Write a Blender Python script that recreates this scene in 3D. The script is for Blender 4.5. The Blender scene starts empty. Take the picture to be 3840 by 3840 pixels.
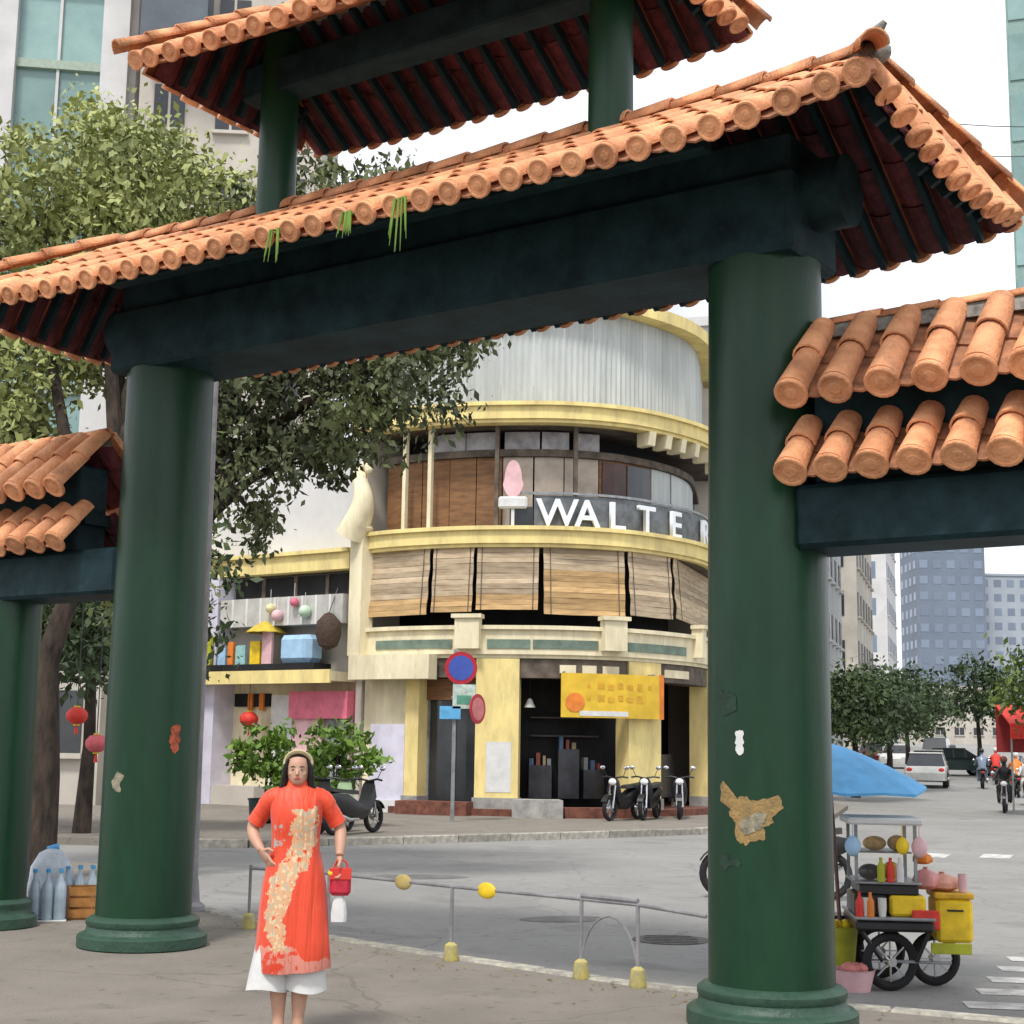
import bpy, math, random
import numpy as np
from mathutils import Vector, Matrix
random.seed(7); rng = np.random.default_rng(7)
R = math.radians
S = bpy.context.scene
C = S.collection

# ------------------------------------------------------------------ camera, sky, sun, exposure
cam_d = bpy.data.cameras.new('camera'); cam = bpy.data.objects.new('camera', cam_d); C.objects.link(cam)
cam_d.sensor_fit = 'HORIZONTAL'; cam_d.sensor_width = 36.0; cam_d.lens = 53.19
cam_d.clip_start = 0.1; cam_d.clip_end = 6000
cam.matrix_world = Matrix.Translation((0, 0, 1.65)) @ Matrix.Rotation(R(90) + 0.1536, 4, 'X') @ Matrix.Rotation(0.0156, 4, 'Z')
S.camera = cam
W = bpy.data.worlds.new('World'); S.world = W; W.use_nodes = True
wn = W.node_tree.nodes; wl = W.node_tree.links
bg = wn['Background']
sky = wn.new('ShaderNodeTexSky'); sky.sky_type = 'NISHITA'; sky.sun_disc = False
SUN_EL, SUN_AZ = R(58), R(200)
sky.sun_elevation = SUN_EL; sky.sun_rotation = SUN_AZ
sk = wn.new('ShaderNodeVectorMath'); sk.operation = 'SCALE'; sk.inputs['Scale'].default_value = 0.10
mx = wn.new('ShaderNodeMix'); mx.data_type = 'RGBA'; mx.inputs['Factor'].default_value = 0.86   # an overcast: cloud hides most of the blue
cn_ = wn.new('ShaderNodeTexNoise'); cn_.inputs['Scale'].default_value = 2.6; cn_.inputs['Detail'].default_value = 5
cr_ = wn.new('ShaderNodeValToRGB'); cr_.color_ramp.elements[0].position = 0.36; cr_.color_ramp.elements[1].position = 0.62
cr_.color_ramp.elements[0].color = (0.41, 0.41, 0.44, 1); cr_.color_ramp.elements[1].color = (0.86, 0.87, 0.90, 1)
tcw = wn.new('ShaderNodeTexCoord'); wl.new(tcw.outputs['Generated'], cn_.inputs['Vector']); wl.new(cn_.outputs['Fac'], cr_.inputs[0]); wl.new(cr_.outputs[0], mx.inputs[7])
wl.new(sky.outputs[0], sk.inputs[0]); wl.new(sk.outputs[0], mx.inputs[6]); wl.new(mx.outputs[2], bg.inputs['Color'])
bg.inputs['Strength'].default_value = 1.0
sun_d = bpy.data.lights.new('sun', 'SUN'); sun_d.energy = 1.5; sun_d.angle = R(10); sun_d.color = (1, 0.96, 0.9)
sun = bpy.data.objects.new('sun', sun_d); C.objects.link(sun)
sdir = Vector((math.sin(SUN_AZ) * math.cos(SUN_EL), math.cos(SUN_AZ) * math.cos(SUN_EL), math.sin(SUN_EL)))
sun.rotation_euler = sdir.to_track_quat('Z', 'Y').to_euler()
S.view_settings.view_transform = 'Standard'; S.view_settings.look = 'None'; S.view_settings.gamma = 1.0
S.view_settings.exposure = 1.05
S.render.engine = 'CYCLES'; S.cycles.use_denoising = True
S.cycles.max_bounces = 6

# ------------------------------------------------------------------ materials
MATS = {}
def mat(name, col, rough=0.7, var=0.15, scale=6.0, bump=0.0, bscale=40.0, metal=0.0, rand=0.0, col2=None, spec=0.4, stretch=(1, 1, 1), trans=0.0, world=False, grime=0.0):
    """procedural: noise-broken base colour, optional second tone, per-object variation, fine relief"""
    if name in MATS: return MATS[name]
    m = bpy.data.materials.new(name); m.use_nodes = True; MATS[name] = m
    nt = m.node_tree; N = nt.nodes; L = nt.links; b = N['Principled BSDF']
    b.inputs['Roughness'].default_value = rough; b.inputs['Metallic'].default_value = metal
    b.inputs['Specular IOR Level'].default_value = spec
    tc = N.new('ShaderNodeTexCoord'); mp = N.new('ShaderNodeMapping'); mp.inputs['Scale'].default_value = stretch
    if world: ge = N.new('ShaderNodeNewGeometry'); L.new(ge.outputs['Position'], mp.inputs[0])
    else: L.new(tc.outputs['Object'], mp.inputs[0])
    nz = N.new('ShaderNodeTexNoise'); nz.inputs['Scale'].default_value = scale; nz.inputs['Detail'].default_value = 6; nz.inputs['Roughness'].default_value = 0.65
    L.new(mp.outputs[0], nz.inputs['Vector'])
    c2 = col2 or tuple(max(0, c * (1 - 2 * var)) for c in col)
    rp = N.new('ShaderNodeValToRGB'); rp.color_ramp.elements[0].position = 0.33; rp.color_ramp.elements[1].position = 0.67
    rp.color_ramp.elements[0].color = (*c2, 1); rp.color_ramp.elements[1].color = (*(min(1, c * (1 + var * 0.4)) for c in col), 1)
    L.new(nz.outputs['Fac'], rp.inputs[0]); out = rp.outputs[0]
    if rand:
        oi = N.new('ShaderNodeObjectInfo'); mr = N.new('ShaderNodeMapRange')
        mr.inputs[3].default_value = 1 - rand; mr.inputs[4].default_value = 1 + rand * 0.5
        L.new(oi.outputs['Random'], mr.inputs[0])
        sc = N.new('ShaderNodeVectorMath'); sc.operation = 'SCALE'; L.new(out, sc.inputs[0]); L.new(mr.outputs[0], sc.inputs['Scale']); out = sc.outputs[0]
    if grime:       # weather stains: soot and mould in irregular blots
        g1 = N.new('ShaderNodeTexNoise'); g1.inputs['Scale'].default_value = 3.1; g1.inputs['Detail'].default_value = 9; g1.inputs['Roughness'].default_value = 0.75; L.new(mp.outputs[0], g1.inputs['Vector'])
        gr = N.new('ShaderNodeMapRange'); gr.inputs[1].default_value = 0.52; gr.inputs[2].default_value = 0.70; gr.inputs[4].default_value = grime; L.new(g1.outputs['Fac'], gr.inputs[0])
        gm = N.new('ShaderNodeMix'); gm.data_type = 'RGBA'; L.new(gr.outputs[0], gm.inputs[0]); L.new(out, gm.inputs[6]); gm.inputs[7].default_value = (col[0] * 0.28, col[1] * 0.30, col[2] * 0.36, 1); out = gm.outputs[2]
    L.new(out, b.inputs['Base Color'])
    if bump:
        n2 = N.new('ShaderNodeTexNoise'); n2.inputs['Scale'].default_value = bscale; n2.inputs['Detail'].default_value = 4
        L.new(mp.outputs[0], n2.inputs['Vector'])
        bp = N.new('ShaderNodeBump'); bp.inputs['Strength'].default_value = bump; bp.inputs['Distance'].default_value = 0.02
        L.new(n2.outputs['Fac'], bp.inputs['Height']); L.new(bp.outputs[0], b.inputs['Normal'])
    if trans:
        b.inputs['Transmission Weight'].default_value = trans
    return m

M_green = mat('green_paint', (0.0070, 0.040, 0.0170), 0.36, 0.25, 1.3, 0.16, 18, col2=(0.0040, 0.0265, 0.011), spec=0.32, stretch=(1, 1, 0.3), grime=0.35)
M_dkgreen = mat('dark_green_paint', (0.017, 0.041, 0.048), 0.6, 0.3, 3, 0.2, 25, spec=0.12, grime=0.5)
M_plinth = mat('plinth_green', (0.030, 0.070, 0.045), 0.5, 0.3, 7, 0.3, 30, col2=(0.02, 0.052, 0.034))
M_tile = mat('terracotta_tile', (0.82, 0.40, 0.20), 0.75, 0.2, 5, 0.5, 50, rand=0.24, col2=(0.58, 0.24, 0.11), world=True, grime=0.6)
M_pan_shaded = mat('terracotta_pan_shaded', (0.165, 0.040, 0.048), 0.8, 0.3, 9, 0.3, 50, rand=0.45, world=True)  # maroon holds the underside's shade as well as dark red paint
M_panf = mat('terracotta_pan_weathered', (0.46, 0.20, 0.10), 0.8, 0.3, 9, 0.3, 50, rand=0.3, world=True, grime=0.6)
M_mortar = mat('ridge_mortar', (0.26, 0.25, 0.22), 0.9, 0.3, 12, 0.6, 30)
M_peel = mat('bare_render', (0.30, 0.19, 0.07), 0.9, 0.3, 14, 0.5, 40, col2=(0.17, 0.125, 0.06))
M_scuff = mat('scuffed_green', (0.014, 0.042, 0.024), 0.6, 0.3, 9, 0.2, 30)
M_peelr = mat('red_primer', (0.42, 0.10, 0.045), 0.9, 0.3, 20, 0.4, 40)
M_peelb = mat('beige_primer', (0.30, 0.27, 0.19), 0.9, 0.3, 20, 0.4, 40)
M_white = mat('white_paint', (0.66, 0.66, 0.64), 0.6, 0.08, 5, 0.1, 30)
def ground_mat(name, c1, c2, stain, sc):
    m = mat(name, c1, 0.92, 0.15, sc, 0.7, 90, col2=c2); nt = m.node_tree; N = nt.nodes; L = nt.links; b = N['Principled BSDF']; src = b.inputs['Base Color'].links[0].from_socket
    tc = N.new('ShaderNodeTexCoord')
    def mask(scale, lo, hi, det=5, dist=0.0):
        n = N.new('ShaderNodeTexNoise'); n.inputs['Scale'].default_value = scale; n.inputs['Detail'].default_value = det; n.inputs['Distortion'].default_value = dist; L.new(tc.outputs['Object'], n.inputs['Vector'])
        r = N.new('ShaderNodeMapRange'); r.inputs[1].default_value = lo; r.inputs[2].default_value = hi; L.new(n.outputs['Fac'], r.inputs[0]); return r.outputs[0]
    def over(col_in, fac, colr, amt):
        k = N.new('ShaderNodeMath'); k.operation = 'MULTIPLY'; k.inputs[1].default_value = amt; L.new(fac, k.inputs[0])
        x = N.new('ShaderNodeMix'); x.data_type = 'RGBA'; L.new(k.outputs[0], x.inputs[0]); L.new(col_in, x.inputs[6]); x.inputs[7].default_value = (*colr, 1); return x.outputs[2]
    o = over(src, mask(0.9, 0.56, 0.70, 6, 0.6), stain, 0.55)           # dark stains
    o = over(o, mask(7.0, 0.62, 0.72, 3), tuple(q * 0.7 for q in stain), 0.5)  # spots
    o = over(o, mask(160.0, 0.60, 0.75, 2), tuple(min(1, q * 1.5) for q in c1), 0.5)  # pale grit
    o = over(o, mask(120.0, 0.62, 0.74, 2), tuple(q * 0.5 for q in c2), 0.6)   # dark grit
    v = N.new('ShaderNodeTexVoronoi'); v.feature = 'DISTANCE_TO_EDGE'; v.inputs['Scale'].default_value = 0.42; wv = N.new('ShaderNodeTexNoise'); wv.inputs['Scale'].default_value = 2.5; wv.inputs['Detail'].default_value = 6
    L.new(tc.outputs['Object'], wv.inputs['Vector']); ad = N.new('ShaderNodeMix'); ad.data_type = 'VECTOR'; ad.inputs[0].default_value = 0.22; L.new(tc.outputs['Object'], ad.inputs[4]); L.new(wv.outputs['Color'], ad.inputs[5]); L.new(ad.outputs[1], v.inputs['Vector'])
    lt = N.new('ShaderNodeMath'); lt.operation = 'LESS_THAN'; lt.inputs[1].default_value = 0.0035; L.new(v.outputs['Distance'], lt.inputs[0])
    o = over(o, lt.outputs[0], tuple(q * 0.45 for q in c2), 0.35)                # hairline cracks
    L.new(o, b.inputs['Base Color']); return m
M_pave = ground_mat('pavement_concrete', (0.238, 0.213, 0.180), (0.190, 0.170, 0.143), (0.120, 0.108, 0.095), 0.9)
M_road = ground_mat('worn_asphalt', (0.285, 0.280, 0.264), (0.232, 0.229, 0.218), (0.150, 0.148, 0.142), 0.45)
M_kerb = mat('kerb_concrete', (0.40, 0.375, 0.31), 0.9, 0.3, 9, 0.5, 40, rand=0.25, col2=(0.2, 0.19, 0.17))
M_mark = mat('road_paint', (0.62, 0.61, 0.57), 0.85, 0.2, 6, 0.2, 60, col2=(0.3, 0.295, 0.28))
M_yel = mat('building_yellow', (0.80, 0.66, 0.27), 0.8, 0.14, 2.2, 0.2, 30, col2=(0.60, 0.48, 0.21), stretch=(1, 1, 0.3), grime=0.35)
M_cream = mat('building_cream', (0.78, 0.70, 0.48), 0.8, 0.14, 2.2, 0.2, 30, col2=(0.60, 0.53, 0.36), stretch=(1, 1, 0.3), grime=0.35)
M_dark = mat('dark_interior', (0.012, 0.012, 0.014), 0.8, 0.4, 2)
M_soff = mat('soffit_brown', (0.14, 0.11, 0.085), 0.8, 0.3, 3)
M_wood = mat('brown_wood', (0.235, 0.115, 0.045), 0.6, 0.3, 2.2, 0.3, 20, stretch=(1, 1, 5), col2=(0.13, 0.062, 0.025))
M_beige = mat('beige_board', (0.50, 0.42, 0.34), 0.8, 0.15, 2, 0.1, 20, rand=0.12)
M_bamboo = mat('bamboo_blind', (0.52, 0.42, 0.29), 0.8, 0.3, 2.0, 0.4, 60, rand=0.3, stretch=(1, 1, 6), col2=(0.37, 0.27, 0.17))
M_bamboo2 = mat('ochre_blind', (0.56, 0.37, 0.17), 0.8, 0.3, 2.0, 0.4, 60, rand=0.25, stretch=(1, 1, 6), col2=(0.38, 0.24, 0.11))
M_zinc = mat('corrugated_zinc', (0.50, 0.525, 0.51), 0.55, 0.16, 2, 0.2, 20, stretch=(1, 1, 0.15), rand=0.12, col2=(0.36, 0.385, 0.375))
M_letter = mat('letter_white', (0.80, 0.83, 0.86), 0.5, 0.05)
M_grey = mat('grey_concrete', (0.36, 0.35, 0.33), 0.9, 0.2, 4, 0.4, 40)
M_steel = mat('grey_steel', (0.30, 0.31, 0.32), 0.45, 0.2, 6, metal=0.3)
M_pole = mat('pole_grey', (0.26, 0.25, 0.26), 0.6, 0.2, 5)
M_black = mat('black_paint', (0.015, 0.015, 0.017), 0.35, 0.2, 6, spec=0.5)
M_rub = mat('rubber', (0.018, 0.018, 0.019), 0.85, 0.2, 9)
M_chrome = mat('chrome', (0.6, 0.6, 0.62), 0.2, 0.1, metal=1.0)
M_redb = mat('brick_red', (0.20, 0.075, 0.05), 0.85, 0.3, 6, 0.3)
M_red = mat('red_cloth', (0.68, 0.045, 0.03), 0.6, 0.15, 8)
M_pink = mat('shop_pink', (0.72, 0.17, 0.25), 0.6, 0.15, 3)
M_palepink = mat('pale_pink', (0.74, 0.46, 0.48), 0.6, 0.12, 4)
M_lilac = mat('lilac_white', (0.62, 0.60, 0.70), 0.7, 0.1, 2)
M_bark = mat('bark', (0.055, 0.040, 0.030), 0.95, 0.4, 8, 0.9, 18, stretch=(1, 1, 0.3))
M_yellow = mat('bright_yellow', (0.85, 0.58, 0.02), 0.5, 0.15, 6)
M_signy = mat('banner_yellow', (0.72, 0.47, 0.035), 0.6, 0.12, 2.5)
M_blue = mat('umbrella_blue', (0.10, 0.40, 0.74), 0.55, 0.15, 3)
M_sky = mat('pale_blue', (0.34, 0.53, 0.72), 0.6, 0.12, 4)
M_lime = mat('lime', (0.42, 0.44, 0.03), 0.6, 0.15, 4)
M_orange = mat('orange', (0.75, 0.22, 0.03), 0.6, 0.15, 4)
M_skin = mat('skin', (0.50, 0.29, 0.20), 0.55, 0.06, 12)
M_hair = mat('black_hair', (0.012, 0.009, 0.008), 0.45, 0.3, 30, 0.5, 120, stretch=(1, 1, 0.1))
M_cloth = mat('white_cloth', (0.64, 0.64, 0.62), 0.8, 0.06, 6, 0.15, 30)
M_gold = mat('pale_gold', (0.66, 0.55, 0.32), 0.6, 0.1, 20)
M_leafA = mat('leaf_olive', (0.36, 0.39, 0.13), 0.6, 0.3, 1.1, rand=0.0, col2=(0.18, 0.21, 0.08))
M_leafB = mat('leaf_backlit', (0.125, 0.150, 0.050), 0.6, 0.35, 0.75, col2=(0.026, 0.034, 0.022))  # darkened to carry the backlit shade of the crown
M_leafC = mat('leaf_mid', (0.060, 0.098, 0.030), 0.6, 0.35, 0.9, col2=(0.016, 0.028, 0.014))
M_leafD = mat('leaf_fresh', (0.150, 0.260, 0.030), 0.6, 0.3, 2.0, col2=(0.06, 0.11, 0.02))
M_glass = mat('dark_glass', (0.03, 0.035, 0.04), 0.12, 0.2, 2, spec=0.6)
M_teal = mat('teal_glass', (0.25, 0.38, 0.36), 0.2, 0.2, 0.35, spec=0.5, col2=(0.17, 0.28, 0.27), rand=0.25)
M_bluegl = mat('blue_glass', (0.20, 0.25, 0.33), 0.3, 0.15, 0.1, spec=0.5, rand=0.2)
M_tower = mat('tower_blue_grey', (0.155, 0.19, 0.245), 0.6, 0.1, 0.1)  # distance haze put into this colour, window contrast kept low
M_stone = mat('pale_stone', (0.50, 0.46, 0.40), 0.85, 0.12, 0.4, 0.1)
M_stone2 = mat('white_stone', (0.60, 0.595, 0.59), 0.85, 0.1, 0.4, 0.1)

# clear glass for the showcase
M_clear = bpy.data.materials.new('clear_glass'); M_clear.use_nodes = True
_n = M_clear.node_tree.nodes; _l = M_clear.node_tree.links
_t = _n.new('ShaderNodeBsdfTransparent'); _g = _n.new('ShaderNodeBsdfGlossy'); _g.inputs['Roughness'].default_value = 0.05
_m = _n.new('ShaderNodeMixShader'); _f = _n.new('ShaderNodeFresnel'); _f.inputs[0].default_value = 1.45
_l.new(_f.outputs[0], _m.inputs[0]); _l.new(_t.outputs[0], _m.inputs[1]); _l.new(_g.outputs[0], _m.inputs[2]); _l.new(_m.outputs[0], _n['Material Output'].inputs[0])

# ------------------------------------------------------------------ mesh builder
class MB:
    def __init__(s): s.v = []; s.f = []
    def add(s, vs, fs):
        o = len(s.v); s.v += [tuple(q) for q in vs]; s.f += [tuple(i + o for i in q) for q in fs]; return s
    def box(s, x0, x1, y0, y1, z0, z1, m=None):
        vs = [(x, y, z) for z in (z0, z1) for y in (y0, y1) for x in (x0, x1)]
        if m is not None: vs = [m @ Vector(q) for q in vs]
        return s.add(vs, [(0, 2, 3, 1), (4, 5, 7, 6), (0, 1, 5, 4), (2, 6, 7, 3), (0, 4, 6, 2), (1, 3, 7, 5)])
    def bevbox(s, x0, x1, y0, y1, z0, z1, b=0.02, m=None):
        """box with chamfered vertical and top edges"""
        def ring(i, z): return [(x0 + i, y0 + b, z), (x0 + b, y0 + i, z), (x1 - b, y0 + i, z), (x1 - i, y0 + b, z), (x1 - i, y1 - b, z), (x1 - b, y1 - i, z), (x0 + b, y1 - i, z), (x0 + i, y1 - b, z)]
        rings = [ring(b * 0.8, z0), ring(0, z0 + b), ring(0, z1 - b), ring(b * 0.8, z1)]
        return s.loft(rings, True, True, m)
    def loft(s, rings, cap0=True, cap1=True, m=None, closed=True):
        n = len(rings[0]); vs = [q for r in rings for q in r]; fs = []
        for i in range(len(rings) - 1):
            for j in range(n if closed else n - 1):
                k = (j + 1) % n; fs.append((i * n + j, i * n + k, (i + 1) * n + k, (i + 1) * n + j))
        if cap0: fs.append(tuple(range(n))[::-1])
        if cap1: fs.append(tuple(range((len(rings) - 1) * n, len(rings) * n)))
        if m is not None: vs = [m @ Vector(q) for q in vs]
        return s.add(vs, fs)
    def lathe(s, prof, n=32, c=(0, 0, 0), m=None, cap=True):
        rings = [[(c[0] + r * math.cos(2 * math.pi * k / n), c[1] + r * math.sin(2 * math.pi * k / n), c[2] + z) for k in range(n)] for r, z in prof]
        return s.loft(rings, cap, cap, m)
    def tube(s, pts, rad, n=8, m=None):
        pts = [Vector(q) for q in pts]; rad = rad if isinstance(rad, (list, tuple)) else [rad] * len(pts)
        rings = []; prev = None
        for i, q in enumerate(pts):
            d = (pts[min(i + 1, len(pts) - 1)] - pts[max(i - 1, 0)]).normalized()
            a = Vector((0, 0, 1)) if abs(d.z) < 0.9 else Vector((0, 1, 0))
            if prev is not None: a = prev
            u = (a - d * a.dot(d)).normalized(); prev = u; w = d.cross(u)
            rings.append([q + (u * math.cos(2 * math.pi * k / n) + w * math.sin(2 * math.pi * k / n)) * rad[i] for k in range(n)])
        return s.loft(rings, True, True, m)
    def ell(s, c, r, n=14, k=9, m=None):
        rings = []
        for i in range(k + 1):
            a = -math.pi / 2 + math.pi * i / k; rr = max(math.cos(a), 0.02)
            rings.append([(c[0] + r[0] * rr * math.cos(2 * math.pi * j / n), c[1] + r[1] * rr * math.sin(2 * math.pi * j / n), c[2] + r[2] * math.sin(a)) for j in range(n)])
        return s.loft(rings, True, True, m)
    def mesh(s, name, material, smooth=False):
        me = bpy.data.meshes.new(name); me.from_pydata(s.v, [], s.f); me.validate()
        me.materials.append(material)
        if smooth: me.polygons.foreach_set('use_smooth', [True] * len(me.polygons))
        me.update(); return me
    def build(s, name, material, parent=None, smooth=False, loc=None, rotz=0, mw=None):
        o = bpy.data.objects.new(name, s.mesh(name, material, smooth)); C.objects.link(o)
        if parent is not None: o.parent = parent
        if loc is not None: o.location = loc; o.rotation_euler = (0, 0, rotz)
        if mw is not None: o.matrix_local = mw
        if smooth: smooth_angle(o)
        return o
def smooth_angle(o, ang=40):
    me = o.data
    import bmesh
    bm = bmesh.new(); bm.from_mesh(me)
    for e in bm.edges:
        if len(e.link_faces) == 2 and e.calc_face_angle(0) > R(ang): e.smooth = False
    bmesh.ops.recalc_face_normals(bm, faces=bm.faces)
    bm.to_mesh(me); bm.free()
def inst(name, me, parent, m):
    o = bpy.data.objects.new(name, me); C.objects.link(o); o.parent = parent; o.matrix_local = m; return o
def tag(o, label, cat, group=None):
    o['label'] = label; o['category'] = cat
    if group: o['group'] = group
    return o
def thing(name, label, cat, loc=(0, 0, 0), rotz=0, group=None):
    o = bpy.data.objects.new(name, None); C.objects.link(o); o.location = loc; o.rotation_euler = (0, 0, rotz)
    o.empty_display_size = 0.2
    return tag(o, label, cat, group)
def kind(o, k): o['kind'] = k; return o
def copy_tree(o, parent=None):
    c = o.copy(); C.objects.link(c); c.parent = parent
    for ch in list(o.children): copy_tree(ch, c)
    return c

ROAD_Z = -0.12
def gz(y): return 0.016 * min(max(y - 48, 0), 200)      # the far street climbs a little

# ================================================================== GROUND
mb = MB(); ys = [-60, 48, 248, 3000]; xs = [-3000, 3000]
vs = [(x, y, ROAD_Z + gz(y)) for y in ys for x in xs]
mb.add(vs, [(2 * i, 2 * i + 1, 2 * i + 3, 2 * i + 2) for i in range(3)])
road = kind(mb.build('road', M_road), 'structure')
def slab(name, poly, z0, z1, material):
    m = MB(); n = len(poly); m.add([(x, y, z0) for x, y in poly] + [(x, y, z1) for x, y in poly],
        [tuple(range(n, 2 * n)), tuple(range(n))[::-1]] + [(i, (i + 1) % n, n + (i + 1) % n, n + i) for i in range(n)])
    return kind(m.build(name, material), 'structure')
near_k = [(14, 4.3), (7, 7.95), (3.6, 9.62), (2.5, 10.16), (1.75, 10.5), (0.95, 11.05), (-0.42, 12.3), (-1.6, 13.5), (-3.3, 15.9), (-4.1, 18.5), (-5.5, 21), (-9, 22.4), (-30, 24)]
pave = slab('pavement', [(-60, -30), (60, -30), (60, -6)] + near_k + [(-60, 26)], ROAD_Z - 0.2, 0.0, M_pave)
far_k2 = [(-30, 30), (-16, 28), (-9, 26.6), (-6.3, 26.1), (-4.4, 26.3), (-1.9, 27.9), (1.0, 30.0), (4.0, 32.4), (7.3, 36), (9.0, 42), (10.6, 47.9)]
pave2 = slab('far_pavement', far_k2 + [(10.6, 70), (-30, 70)], ROAD_Z - 0.2, 0.0, M_pave)
def kerb(poly, parent, step=0.95, w=0.16):
    rest = 0.0
    for (ax, ay), (bx, by) in zip(poly, poly[1:]):
        L = math.hypot(bx - ax, by - ay); n = max(1, round(L / step)); a = math.atan2(by - ay, bx - ax)
        for k in range(n):
            t = (k + 0.5) / n; l = L / n
            m = Matrix.Translation((ax + (bx - ax) * t, ay + (by - ay) * t, 0)) @ Matrix.Rotation(a, 4, 'Z')
            b = MB().bevbox(-l / 2 + 0.006, l / 2 - 0.006, -w / 2, w / 2, ROAD_Z - 0.05, 0.016 + random.uniform(-0.004, 0.006), 0.015)
            b.build('kerb_stone', M_kerb, parent, mw=m)
kerb(near_k[2:10], pave); kerb(far_k2[3:9], pave2, 1.4)

# road paint
def bar(x0, y0, x1, y1, w, name='road_marking', z=None):
    a = math.atan2(y1 - y0, x1 - x0); L = math.hypot(x1 - x0, y1 - y0)
    m = MB(); zc = ROAD_Z + 0.004 + gz((y0 + y1) / 2) + (0 if z is None else z)
    nx, ny = -math.sin(a) * w / 2, math.cos(a) * w / 2
    m.add([(x0 - nx, y0 - ny, zc), (x1 - nx, y1 - ny, zc), (x1 + nx, y1 + ny, zc), (x0 + nx, y0 + ny, zc)], [(0, 1, 2, 3)])
    return m.build(name, M_mark)
for i in range(6):
    kind(bar(3.0 + 0.28 * i, 10.55 + 0.62 * i, 8.0 + 0.28 * i, 9.95 + 0.62 * i, 0.30, 'zebra_stripe'), 'structure')
for i, (x, y) in enumerate([(7.45, 27.0), (8.55, 27.0), (9.65, 27.0), (10.75, 27.0)]):
    kind(bar(x - 0.2, y - 0.5, x + 0.2, y + 0.5, 0.5, 'lane_dash'), 'structure')
for i in range(9):
    y = 52 + i * 11; kind(bar(13.2 + 0.30 * (y - 40), y, 13.2 + 0.30 * (y - 36), y + 4, 0.16, 'lane_dash'), 'structure')

def patch_poly(name, x, y, w, d, rot, z, material):
    m = MB(); n = 14; m.add([(x, y, z)] + [(x + (w * math.cos(a) * random.uniform(0.85, 1.05)) * math.cos(rot) - (d * math.sin(a) * random.uniform(0.85, 1.05)) * math.sin(rot), y + (w * math.cos(a)) * math.sin(rot) + (d * math.sin(a)) * math.cos(rot), z) for a in np.linspace(0, 2 * math.pi, n, endpoint=False)], [(0, 1 + k, 1 + (k + 1) % n) for k in range(n)])
    return kind(m.build(name, material), 'structure')
M_patch = mat('asphalt_patch', (0.19, 0.188, 0.18), 0.95, 0.2, 3, 0.7, 90)
for x, y, w, d, r in ((0.6, 16.2, 0.5, 0.28, 0.3), (-1.2, 21.0, 0.7, 0.35, 0.1)): patch_poly('road_patch', x, y, w, d, r, ROAD_Z + 0.004, M_patch)
mh = thing('manhole_cover', 'round iron manhole cover set in the road behind the barrier', 'manhole cover', (1.55, 14.6, ROAD_Z))
MB().lathe([(0.002, 0.0), (0.36, 0.0), (0.36, 0.008), (0.002, 0.008)], 28).build('cover_rim', mat('cast_iron', (0.09, 0.085, 0.08), 0.6, 0.3, 12, 0.5, 40), mh)
for k in range(5): MB().box(-0.26 + 0.02 * abs(k - 2), 0.26 - 0.02 * abs(k - 2), -0.24 + k * 0.12 - 0.02, -0.24 + k * 0.12 + 0.02, 0.0082, 0.013).build('cover_ridge', MATS['cast_iron'], mh)
lv = MB(); g_ = random.Random(3)
for k in range(170):
    u_ = g_.random(); seg = near_k[3:9]; i_ = min(int(u_ * 5), 4); f_ = g_.random(); (ax, ay), (bx, by) = seg[i_], seg[i_ + 1]
    x = ax + (bx - ax) * f_ + g_.gauss(-0.25, 0.3); y = ay + (by - ay) * f_ + g_.gauss(-0.3, 0.3); a = g_.uniform(0, 6.28); L_ = g_.uniform(0.02, 0.05); w_ = L_ * 0.45; c_, s_ = math.cos(a), math.sin(a); zz = 0.006 if True else 0
    lv.add([(x, y, zz), (x + c_ * L_ * .5 - s_ * w_ * .5, y + s_ * L_ * .5 + c_ * w_ * .5, zz + 0.008), (x + c_ * L_, y + s_ * L_, zz + 0.004), (x + c_ * L_ * .5 + s_ * w_ * .5, y + s_ * L_ * .5 - c_ * w_ * .5, zz + 0.01)], [(0, 1, 2, 3)])
lo = tag(lv.build('fallen_leaves', mat('dry_leaf', (0.36, 0.27, 0.07), 0.8, 0.3, 4, col2=(0.16, 0.10, 0.04))), 'scattered dry yellow leaves along the near kerb', 'leaves'); kind(lo, 'stuff')

# ================================================================== THE GATE
GA = 0.601
gate = thing('entrance_gate', 'large street gate with dark green columns and orange barrel tiled roofs', 'gate', (1.634, 9.588, 0), -GA)
XL = -5.574
# columns: local x = along the gate (right positive), y = away from camera
def column(x, r0, r1, h, plinth=1.0):
    prof = [(r0, 0.0), (r0, 0.25), (r0 * 0.995, h * 0.4), (r1 * 1.01, h * 0.8), (r1, h)]
    c = MB().lathe(prof, 48).build('column', M_green, gate, True, loc=(x, 0, 0))
    s = r0 / 0.385
    p = MB().lathe([(0.50 * s, 0), (0.52 * s, 0.01), (0.52 * s, 0.09), (0.50 * s, 0.105), (0.475 * s, 0.11), (0.455 * s, 0.125), (0.445 * s, 0.165), (0.455 * s, 0.185), (0.455 * s, 0.215), (0.43 * s, 0.235), (0.39 * s, 0.25)], 48).build('plinth', M_plinth, c, True)
    return c
colR = column(0, 0.385, 0.365, 4.78); colL = column(XL, 0.385, 0.365, 4.78)
colo = column(XL - 1.95, 0.29, 0.275, 2.89); colo2 = column(2.55, 0.29, 0.275, 2.89)
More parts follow.
